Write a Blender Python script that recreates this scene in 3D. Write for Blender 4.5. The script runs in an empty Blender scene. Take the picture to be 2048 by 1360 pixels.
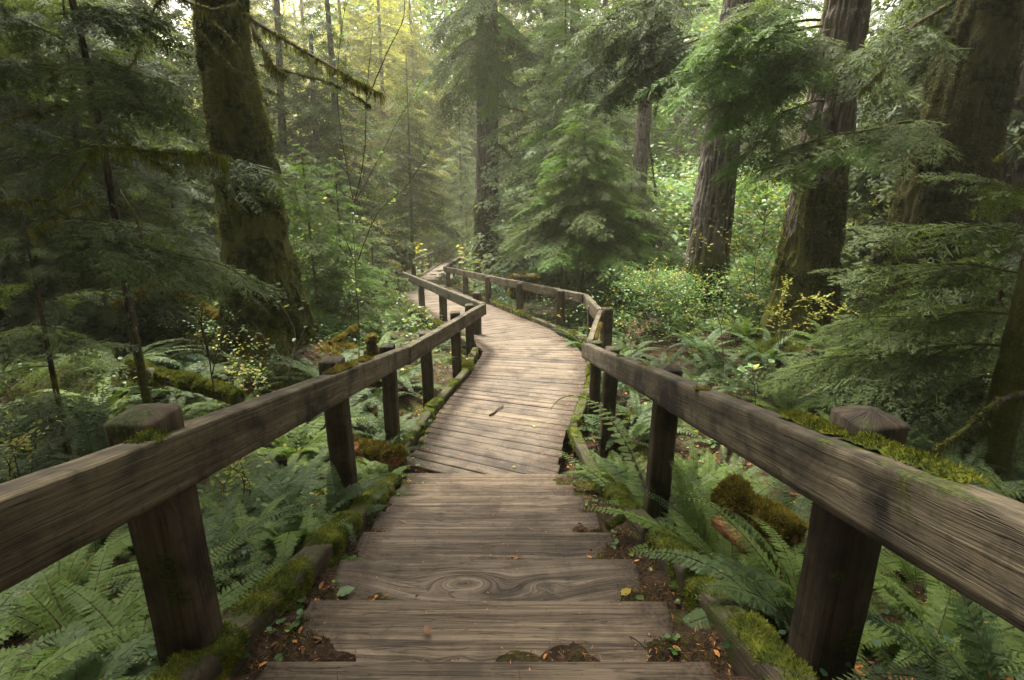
import bpy, math, time
import numpy as np
from mathutils import Vector, Matrix, Quaternion
T0 = time.time()
R = math.radians
scene = bpy.context.scene

# ---------------------------------------------------------------- camera, sky, sun, exposure
PITCH, FPX, EYE = 16.9, 1100.0, 2.8
cam_data = bpy.data.cameras.new('camera')
cam = bpy.data.objects.new('camera', cam_data)
scene.collection.objects.link(cam)
cam.location = (0, 0, EYE)
cam.rotation_euler = (R(90 - PITCH), 0, 0)
cam_data.sensor_width = 36
cam_data.lens = 36 * FPX / 2048
cam_data.clip_end = 2000
scene.camera = cam

SUN_ELEV, SUN_AZ = 66.0, -30.0          # azimuth from +y, negative = towards -x
world = bpy.data.worlds.new('World')
scene.world = world
world.use_nodes = True
wn = world.node_tree.nodes
sky = wn.new('ShaderNodeTexSky')
sky.sky_type = 'NISHITA'
sky.sun_disc = False
sky.sun_elevation = R(SUN_ELEV)
sky.sun_rotation = R(SUN_AZ)
sky.air_density = 1.0
sky.dust_density = 6.0
sky.ozone_density = 0.3
hs = wn.new('ShaderNodeHueSaturation')                # overcast: the dome is nearly white
hs.inputs['Saturation'].default_value = 0.12
world.node_tree.links.new(sky.outputs[0], hs.inputs['Color'])
world.node_tree.links.new(hs.outputs[0], wn['Background'].inputs[0])
wn['Background'].inputs[1].default_value = 0.15

sun_data = bpy.data.lights.new('sun', 'SUN')
sun_data.energy = 3.4
sun_data.angle = R(11)
sun_data.color = (1.0, 0.94, 0.82)
sun = bpy.data.objects.new('sun', sun_data)
scene.collection.objects.link(sun)
_sd = Vector((math.sin(R(SUN_AZ)) * math.cos(R(SUN_ELEV)), math.cos(R(SUN_AZ)) * math.cos(R(SUN_ELEV)), math.sin(R(SUN_ELEV))))
sun.rotation_euler = _sd.to_track_quat('Z', 'Y').to_euler()

scene.view_settings.view_transform = 'Standard'
scene.view_settings.look = 'None'
scene.view_settings.gamma = 1
scene.view_settings.use_curve_mapping = False
scene.view_settings.exposure = 1.92
cy = scene.cycles
cy.use_denoising = True
cy.max_bounces = 7
cy.diffuse_bounces = 4
cy.glossy_bounces = 2
cy.transmission_bounces = 4
cy.transparent_max_bounces = 4
cy.volume_bounces = 1
cy.caustics_reflective = False
cy.caustics_refractive = False
cy.sample_clamp_indirect = 2
cy.sample_clamp_direct = 6

# ---------------------------------------------------------------- geometry kit
CT, ST = math.cos(R(PITCH)), math.sin(R(PITCH))
def ray(px, py):                                   # photo pixel -> world direction with y = 1
    a, b = (px - 1024) / FPX, (py - 680) / FPX
    y = CT - b * ST
    return np.array([a / y, 1.0, (-b * CT - ST) / y])
def at_y(px, py, y):
    d = ray(px, py)
    return np.array([d[0] * y, y, EYE + d[2] * y])
_DY = [-50, 4.8, 8, 9.5, 11.6, 14, 18, 22.5, 28, 40, 60, 90, 400]
_DD = [2.8, 2.8, 2.85, 2.95, 3.2, 3.5, 3.95, 4.4, 4.85, 6.0, 7.5, 8.2, 8.2]
def zpath(y):
    return 2.8 - np.interp(y, _DY, _DD)
def on_path(px, py, dz=0.0):                       # where a pixel's ray meets the walk's surface (+dz)
    d = ray(px, py)
    lo, hi = 1.0, 300.0
    for _ in range(60):
        m = (lo + hi) / 2
        if EYE + d[2] * m > zpath(m) + dz: lo = m
        else: hi = m
    return np.array([d[0] * lo, lo, EYE + d[2] * lo])
def project(p):
    y, z = p[1], p[2] - EYE
    dep = y * CT - z * ST
    return 1024 + FPX * p[0] / dep, 680 - FPX * (z * CT + y * ST) / dep, dep

def _hash(ix, iy, iz, seed):
    h = (ix * 374761393 + iy * 668265263 + iz * 2147483647 + seed * 974634777) & 0xffffffff
    h = ((h ^ (h >> 13)) * 1274126177) & 0xffffffff
    h = ((h ^ (h >> 16)) * 2246822519) & 0xffffffff
    return ((h ^ (h >> 15)) & 0xffffff) / float(0xffffff)
def vnoise(P, seed=0):
    P = np.asarray(P, float)
    I = np.floor(P).astype(np.int64); F = P - I; F = F * F * (3 - 2 * F)
    r = 0
    for a in (0, 1):
        for b in (0, 1):
            for c in (0, 1):
                w = (F[:, 0] if a else 1 - F[:, 0]) * (F[:, 1] if b else 1 - F[:, 1]) * (F[:, 2] if c else 1 - F[:, 2])
                r = r + w * _hash(I[:, 0] + a, I[:, 1] + b, I[:, 2] + c, seed)
    return r * 2 - 1
def fbm(P, seed=0, octv=4, gain=.5):
    P = np.asarray(P, float); r, a, s = 0, 1.0, 0
    for k in range(octv):
        r = r + a * vnoise(P * 2 ** k, seed + k * 17); s += a; a *= gain
    return r / s

def unit(a):
    a = np.asarray(a, float)
    return a / np.maximum(np.linalg.norm(a, axis=-1, keepdims=True), 1e-9)

class Geo:
    """quads with a UV map ('UVMap') and a variation map ('var')"""
    def __init__(s): s.V, s.Q, s.U, s.W, s.M, s.n = [], [], [], [], [], 0
    def add(s, V, Q, uv=None, var=None, mat=0):
        V = np.asarray(V, float).reshape(-1, 3); Q = np.asarray(Q, np.int64).reshape(-1, 4)
        if len(Q) == 0: return s
        uv = np.zeros((len(Q), 4, 2)) if uv is None else np.asarray(uv, float)
        if var is None: var = np.zeros((len(Q), 4, 2))
        var = np.broadcast_to(np.asarray(var, float), (len(Q), 4, 2))
        s.V.append(V); s.Q.append(Q + s.n); s.U.append(uv); s.W.append(var); s.M.append(np.full(len(Q), mat, np.int32)); s.n += len(V)
        return s
    def arrays(s):
        return (np.concatenate(s.V), np.concatenate(s.Q), np.concatenate(s.U), np.concatenate(s.W), np.concatenate(s.M))
    def merge(s, g, Mx=None, mat=None):
        if not g.V: return s
        V, Q, U, W, M = g.arrays()
        if Mx is not None: V = V @ np.asarray(Mx)[:3, :3].T + np.asarray(Mx)[:3, 3]
        s.V.append(V); s.Q.append(Q + s.n); s.U.append(U); s.W.append(W); s.M.append(M if mat is None else np.full(len(Q), mat, np.int32)); s.n += len(V)
        return s
    def mesh(s, name, mats, smooth=True):
        me = bpy.data.meshes.new(name)
        V, Q, U, W, M = s.arrays()
        me.vertices.add(len(V)); me.vertices.foreach_set('co', V.astype(np.float32).ravel())
        me.loops.add(len(Q) * 4); me.loops.foreach_set('vertex_index', Q.astype(np.int32).ravel())
        me.polygons.add(len(Q)); me.polygons.foreach_set('loop_start', np.arange(0, len(Q) * 4, 4, dtype=np.int32))
        me.polygons.foreach_set('material_index', M)
        me.polygons.foreach_set('use_smooth', np.full(len(Q), smooth))
        a = me.uv_layers.new(name='UVMap'); a.data.foreach_set('uv', U.astype(np.float32).ravel())
        b = me.uv_layers.new(name='var'); b.data.foreach_set('uv', W.astype(np.float32).ravel())
        for m in (mats if isinstance(mats, (list, tuple)) else [mats]): me.materials.append(m)
        me.update(calc_edges=True)
        return me

def tube(P, rad, seg=8, var=0.5, mat=0, uvs=1.0, twist=None):
    """swept tube along P with radii rad (scalars); returns Geo"""
    P = np.asarray(P, float); n = len(P); rad = np.broadcast_to(np.asarray(rad, float), (n,))
    Tn = unit(np.gradient(P, axis=0))
    up = np.array([0, 0, 1.0]) if abs(Tn[0][2]) < .9 else np.array([1.0, 0, 0])
    A = unit(np.cross(Tn, up)); B = np.cross(A, Tn)
    th = np.arange(seg + 1) / seg * 2 * math.pi; th = th[:-1]
    V = P[:, None] + rad[:, None, None] * (np.cos(th)[None, :, None] * A[:, None] + np.sin(th)[None, :, None] * B[:, None])
    i = np.arange(n - 1)[:, None]; j = np.arange(seg)[None]; k = (j + 1) % seg
    Q = np.stack([i * seg + j, i * seg + k, (i + 1) * seg + k, (i + 1) * seg + j], -1).reshape(-1, 4)
    L = np.concatenate([[0], np.cumsum(np.linalg.norm(np.diff(P, axis=0), axis=1))])
    Rm = rad.mean() * 2 * math.pi / seg
    jj = np.broadcast_to(j, (n - 1, seg)); ii = np.broadcast_to(i, (n - 1, seg))
    uv = np.stack([np.stack([L[ii], jj * Rm], -1), np.stack([L[ii], (jj + 1) * Rm], -1), np.stack([L[ii + 1], (jj + 1) * Rm], -1), np.stack([L[ii + 1], jj * Rm], -1)], 2).reshape(-1, 4, 2)
    return Geo().add(V.reshape(-1, 3), Q, uv, np.full((len(Q), 4, 2), var), mat)

def blades(P, D, N, L, W, rnd, mid=.45, mat=0, fold=None):
    """diamond leaflets: base P, direction D, face normal N. fold -> two folded quads (hexagonal outline)"""
    P = np.asarray(P, float); n = len(P)
    if n == 0: return Geo()
    D = unit(np.broadcast_to(D, (n, 3))); S = unit(np.cross(D, np.broadcast_to(N, (n, 3)))); U = np.cross(S, D)
    L = np.broadcast_to(L, (n,))[:, None]; W = np.broadcast_to(W, (n,))[:, None]; rnd = np.broadcast_to(rnd, (n,))
    g = Geo()
    if fold is None:
        V = np.stack([P, P + D * L * mid + S * W / 2, P + D * L, P + D * L * mid - S * W / 2], 1).reshape(-1, 3)
        Q = np.arange(n * 4).reshape(-1, 4)
        var = np.stack([np.repeat(rnd[:, None], 4, 1), np.broadcast_to([0, mid, 1, mid], (n, 4))], -1)
        g.add(V, Q, None, var, mat)
    else:
        f = fold * W
        V = np.stack([P, P + D * L * .28 + S * W * .5 + U * f, P + D * L * .68 + S * W * .42 + U * f, P + D * L,
                      P + D * L * .68 - S * W * .42 + U * f, P + D * L * .28 - S * W * .5 + U * f], 1).reshape(-1, 3)
        b = np.arange(n)[:, None] * 6
        Q = np.concatenate([b + [0, 1, 2, 3], b + [0, 3, 4, 5]])
        v1 = np.stack([np.repeat(rnd[:, None], 4, 1), np.broadcast_to([0, .3, .7, 1], (n, 4))], -1)
        v2 = np.stack([np.repeat(rnd[:, None], 4, 1), np.broadcast_to([0, 1, .7, .3], (n, 4))], -1)
        g.add(V, Q, None, np.concatenate([v1, v2]), mat)
    return g

# ---------------------------------------------------------------- object kit
def link(o, parent=None):
    scene.collection.objects.link(o)
    if parent is not None: o.parent = parent
    return o
def obj(name, data, parent=None, M=None):
    o = bpy.data.objects.new(name, data)
    link(o, parent)
    if M is not None: o.matrix_local = M
    return o
def tag(o, label=None, cat=None, group=None, kind=None):
    if label: o['label'] = label
    if cat: o['category'] = cat
    if group: o['group'] = group
    if kind: o['kind'] = kind
    return o
def thing(name, loc, label, cat, group=None, rz=0.0, s=1.0):
    o = bpy.data.objects.new(name, None); link(o)
    o.empty_display_size = .1
    o.location = loc; o.rotation_euler = (0, 0, rz); o.scale = (s, s, s)
    return tag(o, label, cat, group)
ORD = ['', 'second', 'third', 'fourth', 'fifth', 'sixth', 'seventh', 'eighth', 'ninth', 'tenth', 'eleventh', 'twelfth', 'thirteenth', 'fourteenth', 'fifteenth',
       'sixteenth', 'seventeenth', 'eighteenth', 'nineteenth', 'twentieth', 'twenty-first', 'twenty-second', 'twenty-third', 'twenty-fourth', 'twenty-fifth',
       'twenty-sixth', 'twenty-seventh', 'twenty-eighth', 'twenty-ninth', 'thirtieth', 'thirty-first', 'thirty-second', 'thirty-third', 'thirty-fourth', 'thirty-fifth']
LABELS = []                                        # (object, phrase, place, world point): made unique at the end
def later(o, phrase, place, pt): LABELS.append((o, phrase, place, pt))
def settle_labels():
    by = {}
    for o, ph, pl, pt in LABELS: by.setdefault((ph, pl), []).append((project(pt)[0], o))
    for (ph, pl), L in by.items():
        L.sort(key=lambda t: t[0]); n = len(L)
        for k, (_, o) in enumerate(L):
            pre = '' if n == 1 else ('leftmost ' if k == 0 else 'rightmost ' if k == n - 1 else 'middle ' if n == 3 else ORD[k] + ' from left ')
            o['label'] = (pre + ph + ' ' + pl).strip()
# ---------------------------------------------------------------- materials (all procedural)
class NT:
    def __init__(s, name):
        s.m = bpy.data.materials.new(name); s.m.use_nodes = True
        s.t = s.m.node_tree; s.t.nodes.clear()
        s.out = s.t.nodes.new('ShaderNodeOutputMaterial')
    def n(s, kind, _ins=None, **kw):
        x = s.t.nodes.new(kind)
        for k, v in kw.items(): setattr(x, k, v)
        for k, v in (_ins or {}).items(): s.put(x.inputs[k], v)
        return x
    def put(s, sock, v):
        if isinstance(v, bpy.types.NodeSocket): s.t.links.new(v, sock)
        elif isinstance(v, bpy.types.Node): s.t.links.new(v.outputs[0], sock)
        else:
            if hasattr(sock.default_value, '__len__') and not hasattr(v, '__len__'): v = [v] * len(sock.default_value)
            if hasattr(v, '__len__') and len(v) == 3 and len(sock.default_value) == 4: v = (*v, 1)
            sock.default_value = v
    def uv(s, name='UVMap'): return s.n('ShaderNodeUVMap', uv_map=name).outputs[0]
    def sep(s, v): return s.n('ShaderNodeSeparateXYZ', {0: v})
    def comb(s, x, y, z=0.0): return s.n('ShaderNodeCombineXYZ', {0: x, 1: y, 2: z}).outputs[0]
    def math(s, op, a, b=0.0, clamp=False):
        x = s.n('ShaderNodeMath', {0: a, 1: b}, operation=op); x.use_clamp = clamp; return x.outputs[0]
    def vmul(s, v, k): return s.n('ShaderNodeVectorMath', {0: v, 1: k}, operation='MULTIPLY').outputs[0]
    def noise(s, v, scale, detail=4, rough=.55, dist=0.0):
        return s.n('ShaderNodeTexNoise', {'Vector': v, 'Scale': scale, 'Detail': detail, 'Roughness': rough, 'Distortion': dist}).outputs[0]
    def ramp(s, f, stops, interp='LINEAR'):
        x = s.n('ShaderNodeValToRGB', {0: f}); cr = x.color_ramp; cr.interpolation = interp
        while len(cr.elements) > 1: cr.elements.remove(cr.elements[-1])
        for i, (p, c) in enumerate(stops):
            e = cr.elements[0] if i == 0 else cr.elements.new(p)
            e.position = p; e.color = (*c, 1) if len(c) == 3 else c
        return x.outputs[0]
    def fac(s, f, a, b): return s.n('ShaderNodeMapRange', {0: f, 1: a, 2: b, 3: 0.0, 4: 1.0}, clamp=True).outputs[0]
    def mix(s, f, a, b, blend='MIX'):
        x = s.n('ShaderNodeMix', data_type='RGBA', blend_type=blend); s.put(x.inputs[0], f); s.put(x.inputs[6], a); s.put(x.inputs[7], b); return x.outputs[2]
    def pos(s): return s.n('ShaderNodeNewGeometry').outputs['Position']
    def objrand(s): return s.n('ShaderNodeObjectInfo').outputs['Random']
    def bump(s, h, strength=.5, dist=.01, nrm=None):
        i = {'Height': h, 'Strength': strength, 'Distance': dist}
        if nrm is not None: i['Normal'] = nrm
        return s.n('ShaderNodeBump', i).outputs[0]
    def bsdf(s, col, rough=.8, nrm=None, spec=.3, trans=0.0, tcol=None):
        i = {'Base Color': col, 'Roughness': rough, 'Specular IOR Level': spec}
        if nrm is not None: i['Normal'] = nrm
        p = s.n('ShaderNodeBsdfPrincipled', i).outputs[0]
        if trans > 0:
            t = s.n('ShaderNodeBsdfTranslucent', {0: tcol if tcol is not None else col}).outputs[0]
            x = s.n('ShaderNodeMixShader', {0: trans}); s.put(x.inputs[1], p); s.put(x.inputs[2], t); p = x.outputs[0]
        s.t.links.new(p, s.out.inputs[0]); return s.m

def leaf_mat(name, dark, light, tip=None, rough=.5, trans=.35, spec=.4, hue=.5, odd=None, oddp=.0, wscale=.6):
    t = NT(name); v = t.sep(t.uv('var')); r = v.outputs[0]
    o = t.objrand(); w = t.noise(t.pos(), wscale, 3)
    f = t.math('ADD', t.math('MULTIPLY', r, .5), t.math('ADD', t.math('MULTIPLY', o, hue * .5), t.math('MULTIPLY', t.math('SUBTRACT', w, .5), 1.2)), clamp=True)
    c = t.mix(f, dark, light)
    if tip is not None: c = t.mix(t.math('MULTIPLY', t.fac(v.outputs[1], .6, 1.0), .6), c, tip)
    if odd is not None: c = t.mix(t.math('LESS_THAN', t.math('FRACT', t.math('MULTIPLY', r, 7.31)), oddp), c, odd)
    tc = t.mix(1.0, c, (1.25, 1.3, .75, 1), 'MULTIPLY')
    return t.bsdf(c, rough, None, spec, trans, tc)

def wood_mat(name, dark, light, moss=0.0, ul=1.1, scale=1.0, blotch=.6, dirt=0.0, rough=.75, grain=38, brightgrain=None):
    t = NT(name); u = t.sep(t.uv()); v = t.sep(t.uv('var')); r = v.outputs[0]; edge = v.outputs[1]
    rs = t.math('MULTIPLY', r, 37.0)
    gv = t.comb(t.math('MULTIPLY', u.outputs[0], ul), t.math('MULTIPLY', u.outputs[1], grain), rs)
    g1 = t.noise(gv, 1.0, 6, .68, .12)
    g2 = t.noise(t.comb(t.math('MULTIPLY', u.outputs[0], 5.0), t.math('MULTIPLY', u.outputs[1], grain * 5), rs), 1.0, 3, .6)
    cr = t.noise(t.comb(t.math('MULTIPLY', u.outputs[0], 2.2), t.math('MULTIPLY', u.outputs[1], grain * 1.6), rs), 1.0, 2, .4, .6)
    crack = t.fac(t.math('ABSOLUTE', t.math('SUBTRACT', cr, .5)), 0.0, .018)
    gg = t.math('ADD', t.math('MULTIPLY', g1, .72), t.math('MULTIPLY', g2, .28))
    c = t.ramp(gg, [(.36, dark), (.47, [(a * .45 + b * .55) for a, b in zip(dark, light)]), (.57, light), (.68, brightgrain or [x * 1.25 for x in light])])
    P = t.pos()
    b = t.noise(P, 3.2 * scale, 5, .62, .4); b2 = t.noise(P, 14 * scale, 4, .65)
    c = t.mix(t.math('MULTIPLY', t.fac(b, .46, .66), blotch), c, [x * .33 for x in dark])
    c = t.mix(t.math('MULTIPLY', t.fac(b2, .56, .7), blotch * .55), c, [x * .4 for x in dark])
    c = t.mix(t.math('MULTIPLY', t.math('SUBTRACT', 1.0, crack), .55), c, [x * .3 for x in dark])
    c = t.mix(t.fac(r, 0, 1), t.mix(1.0, c, (.72, .72, .75, 1), 'MULTIPLY'), t.mix(1.0, c, (1.18, 1.14, 1.06, 1), 'MULTIPLY'))
    if dirt > 0:                                   # soil trodden on at the board ends
        df = t.math('MULTIPLY', t.fac(t.math('ADD', edge, t.math('MULTIPLY', t.math('SUBTRACT', t.noise(P, 7, 5, .65), .5), 1.5)), .35, .95), dirt)
        c = t.mix(df, c, t.ramp(t.noise(P, 60, 3), [(.35, (.03, .02, .013)), (.65, (.09, .06, .035))]))
    if moss > 0:
        nz = t.sep(t.n('ShaderNodeNewGeometry').outputs['Normal']).outputs[2]
        mf = t.fac(t.math('ADD', t.noise(P, 5.5, 5, .6), t.math('MULTIPLY', nz, .08)), .66 - moss * .22, .72 - moss * .2)
        c = t.mix(mf, c, t.ramp(t.noise(P, 90, 3), [(.3, (.015, .02, .005)), (.5, (.04, .045, .009)), (.72, (.085, .09, .016))]))
    h = t.math('ADD', t.math('MULTIPLY', g1, .8), t.math('ADD', t.math('MULTIPLY', crack, .35), t.math('MULTIPLY', g2, .25)))
    return t.bsdf(c, rough, t.bump(h, .9, .010), .25)

def bark_mat(name, dark, light, moss, mh=0.0, mfade=3.0, mdark=(.035, .04, .009), mlight=(.12, .118, .022), vs=1.0):
    """moss: coverage; mh/mfade: moss is densest below local height mh and fades over mfade"""
    t = NT(name); P = t.n('ShaderNodeTexCoord').outputs['Object']; v = t.sep(t.uv('var'))
    cav = v.outputs[1]
    st = t.vmul(P, (6 * vs, 6 * vs, .9 * vs))
    f = t.noise(st, 3.0, 6, .65, .5)
    fl = t.noise(t.vmul(P, (20, 20, 6)), 1.5, 4, .6)
    c = t.ramp(t.math('ADD', t.math('MULTIPLY', f, .6), t.math('MULTIPLY', fl, .4)), [(.34, dark), (.6, light), (.72, [min(1, x * 1.5) for x in light])])
    c = t.mix(t.math('MULTIPLY', t.fac(cav, .6, .1), .8), c, [x * .35 for x in dark])
    c = t.mix(t.math('MULTIPLY', t.fac(t.noise(P, 9, 4, .7), .58, .64), .7), c, (.26, .26, .21))     # lichen flecks
    z = t.sep(P).outputs[2]
    m = t.noise(t.vmul(P, (1.6, 1.6, .7)), 1.7, 6, .68)
    m = t.math('ADD', m, t.math('MULTIPLY', t.math('SUBTRACT', 1.0, t.fac(z, mh, mh + mfade)), .38))
    m = t.math('ADD', m, t.math('MULTIPLY', t.math('SUBTRACT', cav, .5), .12))
    mf = t.fac(m, .80 - moss * .4, .88 - moss * .4)
    mc = t.ramp(t.math('ADD', t.math('MULTIPLY', t.noise(P, 11, 5, .75), .5), t.math('MULTIPLY', t.noise(P, 55, 3, .7), .5)), [(.36, mdark), (.52, [(a + b) / 2 for a, b in zip(mdark, mlight)]), (.66, mlight)])
    c = t.mix(mf, c, mc)
    h = t.math('ADD', t.math('MULTIPLY', f, .8), t.math('ADD', t.math('MULTIPLY', t.noise(P, 40, 4, .7), .5), t.math('MULTIPLY', mf, .6)))
    return t.bsdf(c, .9, t.bump(h, .9, .035), .12)

def moss_mat(name, a, b, c, sc=9):
    t = NT(name); r = t.sep(t.uv('var')); P = t.pos()
    f = t.math('ADD', t.math('MULTIPLY', t.noise(P, sc, 4, .65), .75), t.math('MULTIPLY', r.outputs[0], .25))
    col = t.ramp(f, [(.34, a), (.5, b), (.66, c)])
    return t.bsdf(col, .85, None, .15, .3)

M = {}
M['needle'] = leaf_mat('hemlock_needles', (.042, .062, .016), (.11, .145, .038), (.165, .21, .055), rough=.62, spec=.2, trans=.38)
M['needle_dark'] = leaf_mat('dark_hemlock_needles', (.026, .042, .012), (.07, .096, .028), (.105, .138, .04), rough=.6, spec=.22, trans=.28)
M['needle_bright'] = leaf_mat('fresh_hemlock_needles', (.055, .11, .018), (.13, .215, .038), (.2, .3, .055), rough=.6, spec=.2, trans=.4)
M['needle_blue'] = leaf_mat('spruce_needles', (.10, .15, .065), (.21, .265, .115), (.29, .34, .15), rough=.6, spec=.3, trans=.3)
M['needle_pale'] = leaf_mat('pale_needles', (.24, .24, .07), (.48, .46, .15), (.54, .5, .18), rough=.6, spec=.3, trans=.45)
M['leaf_yellow'] = leaf_mat('autumn_leaves', (.2, .24, .04), (.48, .46, .10), rough=.5, trans=.5, odd=(.4, .25, .04), oddp=.12)
M['leaf_green'] = leaf_mat('shrub_leaves', (.05, .12, .025), (.16, .26, .06), rough=.45, trans=.45, odd=(.34, .3, .04), oddp=.12)
M['leaf_pale'] = leaf_mat('pale_leaves', (.12, .2, .08), (.26, .36, .15), rough=.35, trans=.4, odd=(.36, .34, .07), oddp=.10)
M['leaf_dark'] = leaf_mat('ground_leaves', (.02, .05, .018), (.055, .12, .04), rough=.5, spec=.3, trans=.3)
M['leaf_red'] = leaf_mat('dead_leaves', (.12, .045, .02), (.34, .17, .09), rough=.7, trans=.3)
M['leaf_gold'] = leaf_mat('gold_leaves', (.38, .28, .03), (.55, .42, .06), rough=.6, trans=.4)
M['fern'] = leaf_mat('fern_fronds', (.042, .074, .020), (.11, .16, .045), rough=.55, spec=.28, trans=.32, odd=(.22, .2, .04), oddp=.02)
M['fern_bright'] = leaf_mat('bright_fern_fronds', (.09, .14, .028), (.2, .275, .055), rough=.55, spec=.25, trans=.42)
M['fern_far'] = leaf_mat('far_fern_fronds', (.05, .11, .035), (.13, .22, .07), rough=.5, spec=.35, trans=.4, odd=(.33, .2, .04), oddp=.05)
M['litter'] = leaf_mat('needle_litter', (.05, .025, .012), (.30, .16, .07), rough=.8, trans=0.0, spec=.1, odd=(.5, .22, .07), oddp=.18)
M['twig'] = leaf_mat('twig_bark', (.03, .022, .014), (.12, .09, .06), rough=.8, trans=0.0, spec=.1)
M['twig_pale'] = leaf_mat('pale_twig_bark', (.14, .11, .07), (.34, .29, .2), rough=.8, trans=0.0, spec=.1)
M['moss'] = moss_mat('moss', (.04, .055, .008), (.13, .145, .015), (.24, .23, .03))
M['moss_dark'] = moss_mat('dark_moss', (.024, .03, .006), (.08, .084, .015), (.17, .16, .026))
M['moss_deep'] = moss_mat('deep_moss', (.018, .022, .006), (.055, .056, .014), (.11, .098, .024))
M['moss_gold'] = moss_mat('golden_moss', (.07, .055, .01), (.18, .145, .02), (.32, .26, .045), 6)
M['tread'] = wood_mat('tread_wood', (.05, .036, .023), (.205, .155, .105), blotch=.55, dirt=.9, grain=40, ul=.45, brightgrain=(.33, .262, .19))
M['plank'] = wood_mat('plank_wood', (.085, .064, .047), (.185, .148, .106), blotch=.6, dirt=.95, grain=48, ul=.7, brightgrain=(.25, .205, .15))
M['rail'] = wood_mat('rail_wood', (.042, .031, .02), (.138, .112, .07), blotch=1.0, moss=.14, grain=46, ul=.8, brightgrain=(.25, .2, .135))
M['post'] = wood_mat('post_wood', (.028, .02, .012), (.09, .066, .04), blotch=.9, moss=.42, grain=50, ul=.8)
M['beam'] = wood_mat('beam_wood', (.03, .023, .015), (.09, .068, .043), blotch=.8, moss=.62, grain=50, ul=.8)
M['rotten'] = wood_mat('rotten_wood', (.12, .045, .018), (.42, .2, .08), blotch=.5, grain=20)
M['bark_moss'] = bark_mat('mossy_bark', (.022, .014, .009), (.075, .052, .034), .78, 3.2, 5.0)
M['bark_big'] = bark_mat('old_cedar_bark', (.025, .018, .012), (.085, .06, .04), .52, 2.0, 6.0, (.02, .022, .008), (.085, .075, .022))
M['bark_grey'] = bark_mat('grey_fir_bark', (.04, .033, .026), (.165, .138, .11), .25, .8, 2.2)
M['bark_red'] = bark_mat('red_cedar_bark', (.038, .029, .023), (.155, .122, .096), .42, .9, 2.4)
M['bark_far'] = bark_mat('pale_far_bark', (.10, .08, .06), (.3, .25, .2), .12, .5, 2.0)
M['bark_thin'] = bark_mat('sapling_bark', (.03, .022, .015), (.11, .085, .06), .35, .5, 1.5)

def soil_material():
    t = NT('forest_soil'); P = t.pos()
    a = t.noise(P, 5, 6, .7); b = t.noise(P, 45, 4, .7)
    c = t.ramp(t.math('ADD', t.math('MULTIPLY', a, .4), t.math('MULTIPLY', b, .6)), [(.36, (.014, .009, .006)), (.5, (.045, .028, .017)), (.62, (.10, .062, .035)), (.7, (.16, .1, .055))])
    m = t.fac(t.noise(P, 1.3, 5, .65), .5, .6)
    c = t.mix(t.math('MULTIPLY', m, .8), c, t.ramp(t.noise(P, 30, 4, .7), [(.35, (.02, .026, .006)), (.65, (.09, .095, .016))]))
    return t.bsdf(c, .95, t.bump(t.math('ADD', a, b), .9, .04), .1)
M['soil'] = soil_material()

def nail_material():
    t = NT('rusty_nail'); return t.bsdf((.02, .014, .01, 1), .6, None, .4)
M['nail'] = nail_material()
# ---------------------------------------------------------------- where the walk runs
def lin(a, b, n): return [np.array(a) + (np.array(b) - np.array(a)) * i / n for i in range(n + 1)]
# nosings of the steps, from the photograph's rows
NOSE = [1320, 1196, 1118, 1062, 1023, 992, 967, 946]
STEP = []
for i, ry in enumerate(NOSE):
    h = 1.47 + .17 * i
    STEP.append((h / -ray(1024, ry)[2], EYE - h))                 # (y, z) of each nosing
STEP = [(STEP[0][0] - .44 * k, STEP[0][1] + .17 * k) for k in (3, 2, 1)] + STEP
def stair_z(y):
    ys = [s[0] for s in STEP]; zs = [s[1] for s in STEP]
    if y < ys[0]: return zs[0] + (ys[0] - y) * .38
    if y > ys[-1]: return float(zpath(y))
    return float(np.interp(y, ys, zs))
# edges of the walk beyond the steps: pairs of points (left, right) where board joints cross it
PAIRS = [((-1.05, 5.15), (.30, 4.35))]
for a, b in [((850, 887), (1108, 943)), ((877, 826), (1128, 862)), ((918, 777), (1152, 804)), ((945, 749), (1168, 761)), ((968, 703), (1172, 713))]:
    PAIRS.append((tuple(on_path(*a)[:2]), tuple(on_path(*b)[:2])))
PAIRS[0] = ((PAIRS[1][0][0] - .12, PAIRS[1][0][1] - .45), (PAIRS[1][1][0] - .05, PAIRS[1][1][1] - .5))
LC = on_path(968, 697)[:2]; LC2 = on_path(786, 588)[:2]; LC3 = on_path(897, 519)[:2]
RC = on_path(1170, 688)[:2]; RC2 = on_path(898, 572)[:2]; RC3 = on_path(931, 515)[:2]
RC4 = on_path(900, 499)[:2]; RC5 = on_path(906, 491.5)[:2]
def on_line(a, b, t): return tuple(np.array(a) + (np.array(b) - np.array(a)) * t)
PAIRS += [(on_line(LC, LC2, .09), on_line(RC, RC2, .15)), (on_line(LC, LC2, .28), on_line(RC, RC2, .34)), (on_line(LC, LC2, .5), on_line(RC, RC2, .5)),
          (on_line(LC, LC2, .97), on_line(RC, RC2, .93)), (tuple(LC2 + [0, .4]), tuple(RC2 + [0, .5])), (tuple(LC3), on_line(RC2, RC3, .8)),
          (tuple(LC3 + [-.6, 2.5]), tuple(RC3)), (tuple(RC4 + [-1.7, 0]), tuple(RC4)), (tuple(RC5 + [-1.6, -.6]), tuple(RC5)), (tuple(RC5 + [-3.0, .8]), tuple(RC5 + [-1.2, 3.0])),
          (tuple(RC5 + [-10, 3.0]), tuple(RC5 + [-9, 5.0]))]
LEFT_EDGE = [(-.86, y) for y in (-3, 0, 2, 3)] + [(-.95, 4.3)] + [p[0] for p in PAIRS[1:]]
RIGHT_EDGE = [(.62, y) for y in (-3, 0, 2, 3)] + [(.56, 4.2)] + [p[1] for p in PAIRS[1:]]
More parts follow.
